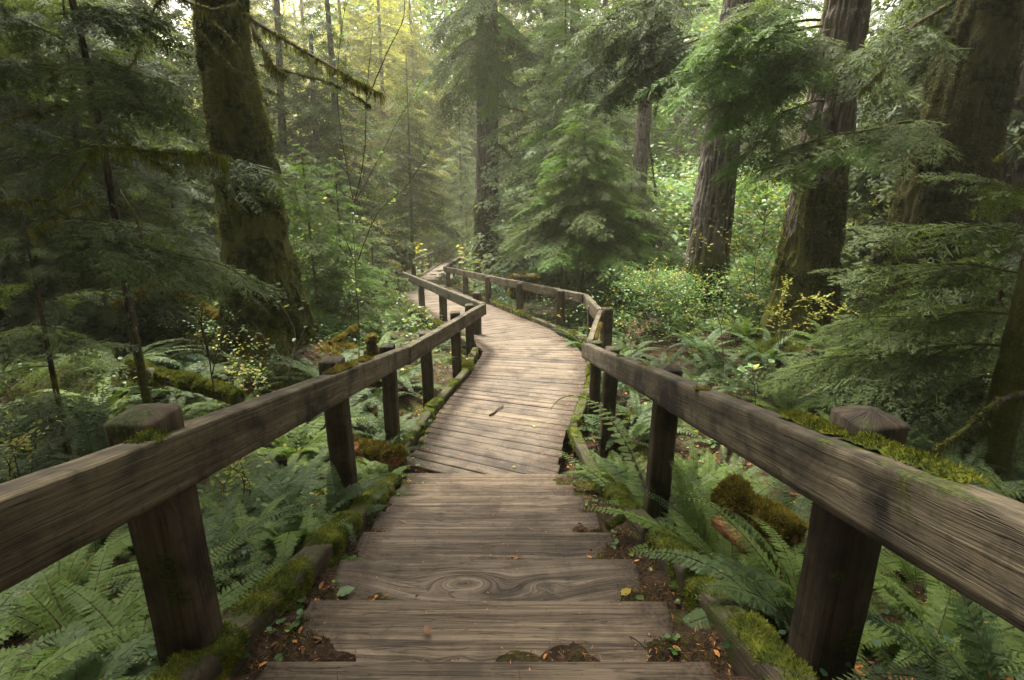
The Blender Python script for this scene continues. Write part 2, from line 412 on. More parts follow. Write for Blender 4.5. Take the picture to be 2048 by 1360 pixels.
POLY = LEFT_EDGE[:] + RIGHT_EDGE[::-1]
_A = np.array(POLY); _B = np.roll(_A, -1, 0)
def inside_dist(X, Y):
    """signed distance to the walk (negative on it)"""
    P = np.stack([np.ravel(X), np.ravel(Y)], -1)
    d = np.full(len(P), 1e9); ins = np.zeros(len(P), bool)
    for a, b in zip(_A, _B):
        ab = b - a; t = np.clip(((P - a) @ ab) / max(ab @ ab, 1e-9), 0, 1)
        d = np.minimum(d, np.linalg.norm(P - a - t[:, None] * ab, axis=1))
        c = ((a[1] > P[:, 1]) != (b[1] > P[:, 1]))
        with np.errstate(divide='ignore', invalid='ignore'):
            xi = (b[0] - a[0]) * (P[:, 1] - a[1]) / (b[1] - a[1] + 1e-12) + a[0]
        ins ^= c & (P[:, 0] < xi)
    return np.where(ins, -d, d).reshape(np.shape(X))

_sy = np.array([s[0] for s in STEP]); _sz = np.array([s[1] for s in STEP])
def ground(X, Y):
    X = np.asarray(X, float); Y = np.asarray(Y, float)
    st = np.where(Y < _sy[0], _sz[0] + (_sy[0] - Y) * .2, np.interp(Y, _sy, _sz))
    base = np.where(Y < _sy[-1], st - .16, np.maximum(zpath(Y) - .26, -9))
    ax = np.abs(X)
    near = np.clip((9 - Y) / 9, 0, 1)
    base = base - near * np.clip((ax - 1.2) / 4, 0, 1) * .45                        # banks fall away beside the steps
    shp = np.shape(X); P = np.stack([X.ravel(), Y.ravel(), np.zeros(X.size)], -1)
    n = (fbm(P * .35, 3, 3) * .45 + fbm(P * 1.3, 5, 3) * .12).reshape(shp)
    d = inside_dist(X, Y)
    w = np.clip((d - .1) / 2.0, 0, 1)
    rise = np.clip((ax - 14) / 60, 0, 1) * 6 + np.clip((Y - 85) / 200, 0, 1) * 30
    def hill(cx, cy, r, h): return h * np.exp(-(((X - cx) ** 2 + (Y - cy) ** 2) / r ** 2))
    m = hill(-5.6, 6.4, 1.3, .75) + hill(-3.4, 7.9, 1.0, .3) + hill(5.3, 10.2, 1.6, .35) + hill(7.4, 8.6, 1.8, .4) + hill(-4.0, 9.5, 1.5, .3)
    return base + n * w + rise + m * w - .06 * np.clip(-d / .1, 0, 1)
def gz(x, y): return float(ground(np.array([x]), np.array([y]))[0])

def build_ground():
    u = np.linspace(-1, 1, 300); X1 = np.sinh(u * 4.6) / math.sinh(4.6) * 140 + u * 12
    v = np.linspace(0, 1, 380); Y1 = -14 + v * 34 + np.sinh(np.clip(v - .3, 0, 1) * 6) / math.sinh(4.2) * 165
    X, Y = np.meshgrid(X1, Y1)
    Z = ground(X, Y)
    V = np.stack([X, Y, Z], -1).reshape(-1, 3); nx = len(X1)
    i = np.arange(len(Y1) - 1)[:, None]; j = np.arange(nx - 1)[None]
    Q = np.stack([i * nx + j, i * nx + j + 1, (i + 1) * nx + j + 1, (i + 1) * nx + j], -1).reshape(-1, 4)
    tag(obj('ground', Geo().add(V, Q).mesh('ground', M['soil'])), kind='structure')
build_ground()

# ---------------------------------------------------------------- timber
def timber(L, w, h, rng, nL=None, rad=.008, wob=.004, knots=2, top='flat', ntop=6, nside=5, edge=False, bend=None, taper=0):
    """a board or post along +X from 0 to L; w across (Y), h up (Z, 0 = underside). Real sawn wander, eased edges, grain map warped round knots"""
    nL = nL or max(6, int(L / .09))
    # perimeter, starting at bottom-left, counter-clockwise seen from +X
    pts = []
    def seg(a, b, n):
        for k in range(n): pts.append((a[0] + (b[0] - a[0]) * k / n, a[1] + (b[1] - a[1]) * k / n))
    y0, y1, z0, z1 = -w / 2, w / 2, 0, h
    seg((y0 + rad, z0), (y1 - rad, z0), 3); seg((y1 - rad, z0), (y1, z0 + rad), 1)
    seg((y1, z0 + rad), (y1, z1 - rad), nside); seg((y1, z1 - rad), (y1 - rad, z1), 1)
    seg((y1 - rad, z1), (y0 + rad, z1), ntop); seg((y0 + rad, z1), (y0, z1 - rad), 1)
    seg((y0, z1 - rad), (y0, z0 + rad), nside); seg((y0, z0 + rad), (y0 + rad, z0), 1)
    pts = np.array(pts); m = len(pts)
    per = np.concatenate([[0], np.cumsum(np.linalg.norm(np.roll(pts, -1, 0) - pts, axis=1))])
    xs = np.linspace(0, L, nL + 1)
    sc = [1.0] * len(xs)
    if top == 'hip':
        xs = np.concatenate([xs[:-1], [L - .045, L - .012, L]]); xs[-4] = min(xs[-4], L - .09); sc = [1.0] * (len(xs) - 2) + [.93, .12]
        xs[-3:] = [L - .026, L - .018, L]
        sc = [1.0] * (len(xs) - 3) + [1.0, .90, .08]
    xs = np.concatenate([[xs[0]], xs, [xs[-1]]]); sc = [.001] + list(sc) + [.001]
    n = len(xs); c = np.array([0, h / 2]); sd = int(rng.integers(1e6))
    V = np.zeros((n, m, 3))
    for i in range(n):
        t = 1 - taper * xs[i] / L
        q = (pts - c) * sc[i] * t + c
        V[i, :, 0] = xs[i]; V[i, :, 1:] = q
    P = V.reshape(-1, 3)
    off = np.stack([vnoise(P * [1.6, 0.3, 0.3], sd), vnoise(P * [9, 14, 14], sd + 3) * .5, vnoise(P * [9, 14, 14], sd + 5) * .5, ], -1)
    P2 = P.copy(); P2[:, 1] += off[:, 0] * wob + off[:, 1] * wob * .8; P2[:, 2] += vnoise(P * [1.3, .2, .2], sd + 9) * wob + off[:, 2] * wob * .8
    if top == 'hip': P2[:, 0] += np.where(P[:, 0] > L - .1, vnoise(P * 18, sd + 11) * .004, 0)
    else: P2[:, 0] += np.where((P[:, 0] < .001) | (P[:, 0] > L - .001), vnoise(P * [1, 20, 20], sd + 7) * .003, 0)
    if bend: P2[:, 2] += bend * np.sin(P[:, 0] / L * math.pi)
    ks = [(rng.uniform(0, L), rng.uniform(0, per[-1]), rng.uniform(.010, .022)) for _ in range(knots)]
    def grain(u, v):
        g = v.copy()
        for ku, kv, kr in ks:
            rr = np.sqrt(((u - ku) / 2.6) ** 2 + (v - kv) ** 2)
            wgt = np.exp(-(rr / (kr * 1.6)) ** 2)
            g = (1 - wgt) * g + wgt * (kv + rr * 1.6 + .05)
        return g
    i = np.arange(n - 1)[:, None]; j = np.arange(m)[None]; k = (j + 1) % m
    Q = np.stack([i * m + j, (i + 1) * m + j, (i + 1) * m + k, i * m + k], -1).reshape(-1, 4)[:, ::-1]
    ii = np.broadcast_to(i, (n - 1, m)).ravel(); jj = np.broadcast_to(j, (n - 1, m)).ravel()
    cu = np.stack([xs[ii], xs[ii], xs[ii + 1], xs[ii + 1]], -1); cu = np.stack([xs[ii], xs[ii + 1], xs[ii + 1], xs[ii]], -1)[:, ::-1]
    cv = np.stack([per[jj], per[jj], per[jj + 1], per[jj + 1]], -1)[:, ::-1]
    o = rng.uniform(0, 50)
    uv = np.stack([cu + o, grain(cu, cv) + o * .31], -1)
    r = rng.uniform(0, 1)
    e = np.clip(1 - np.minimum(cu, L - cu) / .45, 0, 1) if edge else np.zeros_like(cu)
    var = np.stack([np.full_like(cu, r), e], -1)
    return Geo().add(P2, Q, uv, var)

def frame_to(p0, p1, up=(0, 0, 1)):
    """matrix whose +X runs p0->p1 and whose Z stays as near up as it can"""
    x = unit(np.array(p1, float) - p0); y = unit(np.cross(up, x)); z = np.cross(x, y)
    Mx = np.eye(4); Mx[:3, 0] = x; Mx[:3, 1] = y; Mx[:3, 2] = z; Mx[:3, 3] = p0
    return Mx
def bmx(Mx): return Matrix([list(map(float, r)) for r in Mx])

# ---------------------------------------------------------------- steps
def build_steps():
    rng = np.random.default_rng(11)
    root = thing('wooden_steps', (0, float(STEP[-1][0]), float(STEP[-1][1])), 'weathered broad timber steps running down to the boardwalk between mossy edge beams', 'steps')
    inv = root.matrix_basis.inverted() if False else Matrix.Translation((0, -float(STEP[-1][0]), -float(STEP[-1][1])))
    for i in range(2, len(STEP)):
        y, z = STEP[i]; yn = STEP[i + 1][0] - .03 if i + 1 < len(STEP) else y + .42
        wd = .345 if i < len(STEP) - 1 else .33
        cx = -.075 - .022 * (i - 3); W = 1.40 + .008 * (i - 3) + rng.uniform(-.02, .02)
        g = timber(W, wd, .05, rng, nL=60, knots=0, ntop=26, wob=.0025, rad=.007)
        V, Q, U, Wv, Mt = g.arrays()
        # grain drawn across the broad top, one tread with a big knot
        kn = [(.62, .17, .10, 1.0), (1.0, .16, .05, .6)] if i == 5 else [(rng.uniform(.1, W - .1), rng.uniform(0, wd), rng.uniform(.015, .035), .6) for _ in range(int(rng.integers(1, 3)))]
        uu = V[Q][:, :, 0]; vv = V[Q][:, :, 1] + wd / 2; gg = vv.copy()
        for ku, kv, kr, ks in kn:
            rr = np.sqrt(((uu - ku) / 2.3) ** 2 + (vv - kv) ** 2); wgt = np.exp(-(rr / (kr * 1.5)) ** 2) * ks
            gg = (1 - wgt) * gg + wgt * (kv + rr * 1.3)
        base = rng.uniform(0, 30)
        top = np.abs(V[Q][:, :, 2] - .05).max(1) < .012
        U = U.copy(); U[top] = np.stack([uu + base, gg * .8 + base], -1)[top]
        Wv = Wv.copy(); e = np.clip(1 - np.minimum(uu, W - uu) / .34, 0, 1)
        Wv[..., 0] = rng.uniform(.2, .8); Wv[..., 1] = e
        g = Geo().add(V, Q, U, Wv)
        Mx = frame_to((cx - W / 2, y - wd / 2, z - .05), (cx + W / 2, y - wd / 2 + rng.uniform(-.01, .01), z - .05 + rng.uniform(-.006, .006)))
        obj('tread', g.mesh('tread', M['tread']), root, inv @ bmx(Mx))
        g = timber(W - .02, .04, .15, rng, nL=20, knots=0)
        obj('riser', g.mesh('riser', M['beam']), root, inv @ bmx(frame_to((cx - W / 2 + .01, y - .04, z - .205), (cx + W / 2 - .01, y - .04, z - .205))))
    return root
build_steps()

# ---------------------------------------------------------------- the boardwalk (one surface of boards) and its edge beams
def build_walk():
    rng = np.random.default_rng(5)
    G = Geo()
    lines = []
    for (a, b), (c, d) in zip(PAIRS[:-1], PAIRS[1:]):
        a, b, c, d = map(np.array, (a, b, c, d))
        n = max(1, int(round((np.linalg.norm(c - a) + np.linalg.norm(d - b)) / 2 / .150)))
        for k in range(n): lines.append((a + (c - a) * k / n, b + (d - b) * k / n))
    lines.append(tuple(map(np.array, PAIRS[-1])))
    prof = np.array([(0, -.045), (0, -.008), (.05, -.001), (.3, .0006), (.5, 0), (.7, .0008), (.95, -.001), (1, -.008), (1, -.045)])
    for q, ((a, b), (c, d)) in enumerate(zip(lines[:-1], lines[1:])):
        far = a[1] > 20
        nl = 5 if far else 14
        gap = .0085
        o1, o2 = rng.uniform(-.03, .03, 2); ext = rng.uniform(-.008, .008)
        dirw = unit(b - a)
        a2, b2, c2, d2 = a + dirw * o1 * .5 - dirw * .02, b + dirw * o2 * .5 + dirw * .03, c + dirw * o1 * .5 - dirw * .02, d + dirw * o2 * .5 + dirw * .03
        lift = rng.uniform(-.003, .003); tilt = rng.uniform(-.003, .003); r = rng.uniform(0, 1); of = rng.uniform(0, 60)
        m = len(prof); V = np.zeros((nl + 1, m, 3)); uvg = np.zeros((nl + 1, m, 2)); W = np.zeros((nl + 1, m, 2))
        for i in range(nl + 1):
            t = i / nl; p, s = a2 + (b2 - a2) * t, c2 + (d2 - c2) * t
            ww = np.linalg.norm(s - p); pr = p + (s - p) * gap / ww; sr = s - (s - p) * gap / ww * .3
            for k, (f, z) in enumerate(prof):
                xy = pr + (sr - pr) * f
                V[i, k] = (xy[0], xy[1], zpath(xy[1]) + z + lift + tilt * (f - .5))
                uvg[i, k] = (t * 1.5 + of, f * ww + of * .3 + (0 if abs(z) < .02 else .03))
                W[i, k] = (r, max(0, 1 - min(t, 1 - t) * 1.5 / .42))
        V = V.reshape(-1, 3); V[:, 2] += vnoise(V * [5, 5, 5], q) * .0015; V[:, :2] += np.stack([vnoise(V * 6, 7), vnoise(V * 6, 9)], -1) * .003
        i = np.arange(nl)[:, None]; j = np.arange(m - 1)[None]
        Q = np.stack([i * m + j, (i + 1) * m + j, (i + 1) * m + j + 1, i * m + j + 1], -1).reshape(-1, 4)
        # ends
        E = [[0, 1, m - 2, m - 1], [1, 2, m - 3, m - 2], [2, 3, 5, 6]]
        Q = np.concatenate([Q, np.array(E)[:, ::-1], np.array(E) + nl * m])
        uf, wf = uvg.reshape(-1, 2), W.reshape(-1, 2)
        G.add(V, Q, uf[Q], wf[Q])
    N = []
    for (a, b), (c, d) in zip(lines[:-1], lines[1:]):
        if a[1] > 16: break
        for t in (.09, .5, .92):
            for f in (.27, .73):
                p = a + (b - a) * t; q = c + (d - c) * t; v = p + (q - p) * f + rng.normal(0, .006, 2); N.append((v[0], v[1], zpath(v[1]) + .0035))
    N = np.array(N); k = len(N); th = np.arange(4) * math.pi / 2 + .4
    ring = np.stack([np.cos(th), np.sin(th), 0 * th], -1) * .0045
    G.add((N[:, None] + ring[None]).reshape(-1, 3), np.arange(k * 4).reshape(-1, 4), mat=1)
    walk = tag(obj('boardwalk_path', G.mesh('boardwalk_path', [M['plank'], M['nail']])), kind='structure')
    return walk
WALK = build_walk()

def moss_patch(pts, nrm, rng, n, size=(.012, .03), spread=.5, mat='moss', w=.004):
    """n upright moss shoots over sample points pts with normals nrm"""
    k = rng.integers(0, len(pts), n)
    P = pts[k]; N = nrm[k]
    D = unit(N + rng.normal(0, spread, (n, 3)))
    return blades(P - N * .002, D, rng.normal(size=(n, 3)), rng.uniform(*size, n), w * rng.uniform(.7, 1.6, n), rng.uniform(0, 1, n), .4)

def moss_shell(V, N, Q, seed, thr=0.0, amp=.04, sc=6, shoots=5000, size=(.01, .025), w=.004, spread=.55, upw=.25, fine=1.0):
    """cushions of moss swelling out of a surface grid where a noise passes thr, bristling with shoots"""
    rng = np.random.default_rng(seed)
    f = fbm(V * sc, seed, 4) + upw * N[:, 2] - thr
    h = np.clip(f * 2.2, -.3, 1) * amp + vnoise(V * sc * 7, seed + 1) * amp * .22 * fine + vnoise(V * sc * 17, seed + 2) * amp * .10 * fine
    P = V + N * h[:, None]
    k = (h[Q] > -.06 * amp).any(1) & (f[Q] > -.12).any(1); Qk = Q[k]
    g = Geo()
    if len(Qk) == 0: return g
    g.add(P, Qk)
    n = shoots; q = Qk[rng.integers(0, len(Qk), n)]; a, b = rng.random((2, n, 1))
    B = (P[q[:, 0]] * (1 - a) + P[q[:, 1]] * a) * (1 - b) + (P[q[:, 3]] * (1 - a) + P[q[:, 2]] * a) * b
    NN = N[q[:, 0]]
    D = unit(NN + rng.normal(0, spread, (n, 3)))
    g.merge(blades(B - NN * .003, D, rng.normal(size=(n, 3)), rng.uniform(*size, n), w * rng.uniform(.6, 1.5, n), rng.random(n), .4))
    return g

def lumpy(p0, p1, r, rng, seg=14, nl=None, amp=.35, flat=1.0, sc=5):
    """lumpy tube (moss cushion, log) from p0 to p1; returns geo, surface points, normals"""
    p0, p1 = np.array(p0, float), np.array(p1, float); L = np.linalg.norm(p1 - p0); nl = nl or max(4, int(L / .05))
    P = np.array([p0 + (p1 - p0) * t for t in np.linspace(0, 1, nl + 1)])
    g = tube(P, 1.0, seg)
    V, Q, U, W, Mt = g.arrays()
    C = np.repeat(P, seg, 0); N = V - C
    t = np.repeat(np.linspace(0, 1, nl + 1), seg)
    prof = np.clip(np.minimum(t, 1 - t) * nl / 1.5, .02, 1) ** .5
    k = 1 + amp * fbm((C + N * r) * sc, int(rng.integers(1e5)), 4)
    V = C + N * (r * prof * k)[:, None] * [1, 1, flat]
    return Geo().add(V, Q, U, W), V, unit(N)

def beam_run(name, pts, w, h, rng, parent, mat='beam', moss=.8, shoots=2500, mossmat='moss', dz=0.0, lmin=1.6, lmax=2.6):
    """edge timbers laid end to end along pts (3D), each one a part with its moss as a sub-part"""
    pts = [np.array(p, float) for p in pts]
    for a, b in zip(pts[:-1], pts[1:]):
        L = np.linalg.norm(b - a); n = max(1, int(round(L / 2.2)))
        for k in range(n):
            p, q = a + (b - a) * k / n, a + (b - a) * ((k + 1) / n - .012 / L)
            p = p + [0, 0, dz]; q = q + [0, 0, dz + rng.uniform(-.01, .01)]
            g = timber(np.linalg.norm(q - p), w, h, rng, nL=max(6, int(L / n / .12)), wob=.008, rad=.015, knots=1)
            Mx = frame_to(p, q)
            o = obj('edge_beam', g.mesh('edge_beam', M[mat]), parent, bmx(Mx))
            dist = p[1]
            if moss <= 0 or dist > 24: continue
            Lb = np.linalg.norm(q - p); near = dist < 7
            g2, V, N = beam_surface(Lb, w, h, .011 if near else .03, 34 if near else 16)
            V2 = V + np.array([p[0] * 0 + seedx(rng), 0, 0])
            sh = moss_shell(V, N, g2, int(rng.integers(1e5)), .37 - moss * .20, .040 if near else .05, 4.5, int(shoots * Lb / 2.2 * 2.2), (.008, .022) if near else (.02, .04), .0034 if near else .009, upw=.22)
            if sh.V: tag(obj('moss', sh.mesh('edge_moss', M[mossmat]), o), kind='stuff')

def seedx(rng): return rng.uniform(0, 9)
def beam_surface(L, w, h, step, seg):
    """rounded-rectangle tube grid along +X (matching timber())"""
    th = (np.arange(seg) + .5) / seg * 2 * math.pi; c, s_ = np.cos(th), np.sin(th)
    k = 1 / (np.abs(c) ** 5 + np.abs(s_) ** 5) ** .2
    yz = np.stack([c * k * w / 2, s_ * k * h / 2 + h / 2], -1); nn = unit(np.stack([np.sign(c) * np.abs(c) ** 2.5, np.sign(s_) * np.abs(s_) ** 2.5], -1))
    n = max(4, int(L / step)); x = np.linspace(0, L, n + 1)
    V = np.zeros((n + 1, seg, 3)); V[..., 0] = x[:, None]; V[..., 1:] = yz[None]
    N = np.zeros_like(V); N[..., 1:] = nn[None]
    i = np.arange(n)[:, None]; j = np.arange(seg)[None]; k2 = (j + 1) % seg
    Q = np.stack([i * seg + j, (i + 1) * seg + j, (i + 1) * seg + k2, i * seg + k2], -1).reshape(-1, 4)
    return Q, V.reshape(-1, 3), N.reshape(-1, 3)

def build_beams():
    rng = np.random.default_rng(21)
    def stairline(x0, x1, ys, lift): return [(x0 + (x1 - x0) * i / (len(ys) - 1), y, stair_z(y) + lift) for i, y in enumerate(ys)]
    L = thing('edge_timbers', (0, 0, 0), 'row of squared timbers thick with green moss edging the steps and walk below the railing with clasped bend', 'edging')
    L['label'] = 'moss covered squared timbers edging the steps and boardwalk along their left side'
    Rr = thing('edge_timbers', (0, 0, 0), 'moss covered squared timbers edging the steps and boardwalk along their right side', 'edging')
    beam_run('l', stairline(-.93, -1.03, [-.8, 1.0, 2.6, 4.2], -.13), .13, .15, rng, L, shoots=9000, moss=1.5)
    beam_run('r', stairline(.83, .80, [-.8, 1.0, 2.6, 4.2], -.13), .13, .15, rng, Rr, shoots=9000, moss=1.3)
    def off(pts, d):
        out = []
        for p in pts:
            out.append((p[0] + d, p[1], float(zpath(p[1])) - .06))
        return out
    le = [p[0] for p in PAIRS[1:6]]
    beam_run('l2', off([(-1.16, 4.4)] + [le[1], le[3], (LC[0] - .03, LC[1] - .15)], -.1), .11, .13, rng, L, shoots=4500, moss=1.2)
    beam_run('l3', off([(LC[0] - .12, LC[1] + .1), LC2], -.07), .10, .13, rng, L, shoots=1800, moss=.9)
    beam_run('l4', off([LC2 + [0, .3], LC3], -.06), .12, .14, rng, L, shoots=1200, moss=.9)
    re = [p[1] for p in PAIRS[1:6]]
    beam_run('r2', off([(.72, 4.5)] + [re[1], re[3], RC], .10), .11, .12, rng, Rr, shoots=3500, moss=1.0)
    beam_run('r3', off([RC + [0, .12], RC2], .08), .10, .13, rng, Rr, shoots=1600, moss=.7)
    beam_run('r4', off([RC2 + [0, .2], RC3], .10), .12, .14, rng, Rr, shoots=1000, moss=.9)
    beam_run('r5', off([RC3 + [0, .4], RC4, RC5], .12), .12, .14, rng, Rr, shoots=900, moss=1.0)
build_beams()

# ---------------------------------------------------------------- railings
RAIL_H, RAIL_T = .20, .088
def zrail(y, h=.80): return float(zpath(y)) + h
def put_rail(root, a, b, rng, h=RAIL_H, t=RAIL_T, knots=4, bend=0.0):
    a, b = np.array(a, float), np.array(b, float)
    Lr = np.linalg.norm(b - a)
    g = timber(Lr, t, h, rng, nL=max(10, int(Lr / .04)), wob=.005, rad=.007, knots=knots, nside=8, bend=bend)
    return obj('rail', g.mesh('rail', M['rail']), root, Matrix.Translation(-root.location) @ bmx(frame_to(a - [0, 0, h], b - [0, 0, h])))
def put_post(root, x, y, z0, z1, rng, s=.145, rot=0.0, round_=False):
    L = z1 - z0
    g = timber(L, s, s, rng, nL=max(10, int(L / .06)), wob=.006, rad=.016 if not round_ else s * .32, knots=2, top='hip', nside=5)
    c, q = math.cos(rot), math.sin(rot)
    Mx = np.eye(4); Mx[:3, 0] = (0, 0, 1); Mx[:3, 1] = (c, q, 0); Mx[:3, 2] = (-q, c, 0); Mx[:3, 3] = np.array([x, y, z0]) - np.array([-q, c, 0]) * s / 2
    # keep right-handed
    if np.linalg.det(Mx[:3, :3]) < 0: Mx[:3, 1] *= -1
    return obj('post', g.mesh('post', M['post']), root, Matrix.Translation(-root.location) @ bmx(Mx))
def rail_moss(parent, rng, pts, L, n, mat='moss', size=(.006, .018), w=.10):
    """ragged moss cushions: pts = (x0, x1, y, z, thickness) in the timber's own axes"""
    for x0, x1, yy, zz, r in pts:
        g = Geo(); ln = x1 - x0; wd = .075
        nx, ny = max(5, int(ln / .007)), 14
        X, Y = np.meshgrid(np.linspace(x0, x1, nx), np.linspace(-wd / 2, wd / 2, ny), indexing='ij')
        e = np.minimum(np.minimum(X - x0, x1 - X) / .05, 1) * np.clip(1 - (np.abs(Y) / (wd / 2)) ** 2, 0, 1)
        P = np.stack([X, Y, 0 * X], -1).reshape(-1, 3); sd = int(rng.integers(1e5))
        f = fbm(P * [22, 22, 1], sd, 3).reshape(X.shape); f2 = fbm(P * [90, 90, 1], sd + 3, 2).reshape(X.shape)
        H = (r * (e * 1.1 + f * .9 - .35) + .006 * f2)
        V = np.stack([X, Y + yy, zz + .008 + H], -1).reshape(-1, 3); N = unit(np.stack([-np.gradient(H, axis=0) * 80, -np.gradient(H, axis=1) * 80, np.ones_like(H)], -1).reshape(-1, 3))
        i = np.arange(nx - 1)[:, None]; j = np.arange(ny - 1)[None]
        Q = np.stack([i * ny + j, (i + 1) * ny + j, (i + 1) * ny + j + 1, i * ny + j + 1], -1).reshape(-1, 4)
        k = (H.ravel()[Q] > -.004).any(1)
        if not k.any(): continue
        g.add(V, Q[k]); q = Q[k][rng.integers(0, k.sum(), n // len(pts) + 1)][:, 0]
        D = unit(N[q] + rng.normal(0, .6, (len(q), 3)))
        g.merge(blades(V[q] + rng.normal(0, .003, (len(q), 3)) * [1, 1, 0], D, rng.normal(size=(len(q), 3)), rng.uniform(*size, len(q)), .0032 * rng.uniform(.7, 1.5, len(q)), rng.random(len(q)), .4))
        obj('moss', g.mesh('rail_moss', M[mat]), parent)

def build_railings():
    rng = np.random.default_rng(31)
    # --- the railing whose near run comes up on the left of the steps
    L = thing('wooden_railing', (-1.04, 1.42, gz(-1.04, 1.42)), 'heavy weathered timber railing zigzagging along the left side of the steps and boardwalk', 'railing')
    k0 = np.array([-.905, -.75, 2.64]); k1 = np.array([-1.13, 5.62, 1.02])
    k2 = np.array([-.50, 9.05, zrail(9.05, .80)]);
    d = unit(k1 - k0)
    r0 = put_rail(L, k0, k0 + (k1 - k0) * .98, rng, h=.172, knots=6)
    r1 = put_rail(L, k0 + (k1 - k0) * .982 + [.0, .0, 0], k2, rng, h=.19, knots=4)
    L0 = np.linalg.norm(k1 - k0) * .98
    rail_moss(r0, rng, [(2.05, 2.18, -.01, .165, .03)], L0, 500)
    rail_moss(r0, rng, [(3.75, 4.35, .01, .170, .022), (4.5, 4.85, .02, .171, .016)], L0, 2600, 'moss_gold')
    c2 = on_path(782, 534, .80); c3 = on_path(893, 493.5, .82)
    LB = on_path(900, 486, .8)
    r2 = put_rail(L, k2 + [.02, .05, 0], c2, rng, knots=3)
    rail_moss(r2, rng, [(2.6, 2.9, -.03, .16, .05)], 1, 500, 'moss_gold')
    r3 = put_rail(L, c2 + [0.02, .05, 0], c3, rng, knots=2)
    put_rail(L, c3, c3 + np.array([-4.2, 8.5, -.95]), rng, knots=0)
    P = [(-1.04, 1.42, 2.17), (-1.21, 3.5, 1.62), (-1.31, 5.5, 1.09)]
    for x, y, z in P: put_post(L, x, y, gz(x, y) - .25, z, rng, rot=rng.uniform(-.08, .08))
    for (bx, by), s in [((856, 786), 1), ((914, 730), 1)]:
        p = on_path(bx, by); put_post(L, p[0], p[1], p[2] - .4, p[2] + .87, rng, s=.15, rot=.12)
    p = on_path(943, 693); put_post(L, p[0] - .02, p[1] - .02, p[2] - .3, k2[2] - .03, rng, s=.145, rot=.1)
    p = on_path(958, 668); put_post(L, p[0] - .03, p[1], p[2] - .3, zrail(p[1], .86), rng, s=.14, rot=-.4)
    for bx, by in [(887, 641), (844, 613.5), (795, 592)]:
        p = on_path(bx, by); put_post(L, p[0], p[1], p[2] - .3, p[2] + .84, rng, rot=.5, s=.15)
    # posts of the run that heads away again
    cc, ce = np.array(c2), np.array(c3)
    for t in (.07, .17, .30, .43, .57, .70, .83, .95):
        q = cc + (ce - cc) * t; put_post(L, q[0] - .13, q[1], float(zpath(q[1])) - .4, q[2] + .03, rng, s=.15)
    for t in (.15, .32, .5, .68):
        q = ce + np.array([-4.2, 8.5, -.95]) * t; put_post(L, q[0], q[1] - .14, float(zpath(q[1])) - .4, q[2] + .03, rng, s=.15)
    # --- the other one
    Q = thing('wooden_railing', (1.0, 1.42, gz(1.0, 1.42)), 'heavy weathered timber railing zigzagging along the right side of the steps and boardwalk', 'railing')
    a0 = np.array([.862, -.75, 2.645]); a1 = np.array([.90, 6.42, .805])
    s0 = put_rail(Q, a0, a1, rng, h=.182, knots=7)
    rail_moss(s0, rng, [(1.72, 2.12, -.045, .175, .017), (2.15, 2.45, -.04, .180, .010)], 1, 4200)
    rail_moss(s0, rng, [(4.3, 4.36, 0, .180, .012), (5.1, 5.16, 0.01, .180, .012), (3.1, 3.15, 0.02, .180, .012)], 1, 300, 'moss_gold')
    b1 = on_path(1201, 620, .82); b2 = on_path(1172, 589, .80)
    s1 = put_rail(Q, a1 + [.04, .03, -.0], b1, rng, h=.22, t=.075, knots=1)
    s2 = put_rail(Q, b1 + [0, .03, .01], b2, rng, h=.235, knots=1)
    b3 = on_path(889, 533, .80); b4 = on_path(925, 509, .80)
    s3 = put_rail(Q, b2 + [-.02, .04, 0], b3, rng, knots=5)
    s4 = put_rail(Q, b3 + [.06, .05, 0], b4, rng, knots=1)
    put_post(Q, 1.01, 1.42, gz(1.01, 1.42) - .25, 2.165, rng, s=.15, rot=.1)
    put_post(Q, 1.03, 3.4, gz(1.03, 3.4) - .2, 1.60, rng, s=.15, rot=-.05)
    put_post(Q, 1.05, 5.5, -.4, 1.06, rng, s=.14)
    put_post(Q, 1.035, 6.38, -.4, .86, rng, s=.13, round_=True)
    p5 = put_post(Q, b1[0] + .12, b1[1] + .05, -.5, b1[2] + .04, rng, s=.15, rot=.3)
    rail_moss(p5, rng, [(.9, 1.25, -.06, .12, .035), (1.25, 1.36, .0, .1, .05)], 1, 900, 'moss_gold')
    rail_moss(s1, rng, [(.35, 1.3, -.05, .17, .03)], 1, 1200, 'moss_gold')
    p = on_path(1172, 686); put_post(Q, p[0] + .1, p[1] + .05, p[2] - .4, b2[2] + .02, rng, s=.16)
    for bx, by in [(1120, 655), (1040, 628.5), (977, 607), (931, 588)]:
        p = on_path(bx, by); put_post(Q, p[0], p[1], p[2] - .4, p[2] + .83, rng, rot=-.5, s=.15)
    p = on_path(897, 573); put_post(Q, p[0], p[1], p[2] - .4, p[2] + .84, rng, s=.15)
    for t in (.3, .6, .9):
        q = np.array(b3) + (np.array(b4) - b3) * t; put_post(Q, q[0] + .13, q[1], float(zpath(q[1])) - .4, q[2] + .05, rng, s=.15)
    # --- the far one where the walk turns out of sight
    e0, e1 = on_path(880, 487.5, .5), on_path(903, 485.8, .5)
    F = thing('wooden_railing', (float(e1[0]), float(e1[1]), float(e1[2]) - .8), 'short dark rail at the far end where the boardwalk turns out of sight', 'railing')
    put_rail(F, e0 + [-3, 1, 0], e1, rng, knots=0)
    for t in (.1, .5, .95):
        q = e0 + [-3, 1, 0] + (e1 - e0 - [-3, 1, 0]) * t; put_post(F, q[0], q[1] + .14, q[2] - 1.2, q[2] + .03, rng)
build_railings()
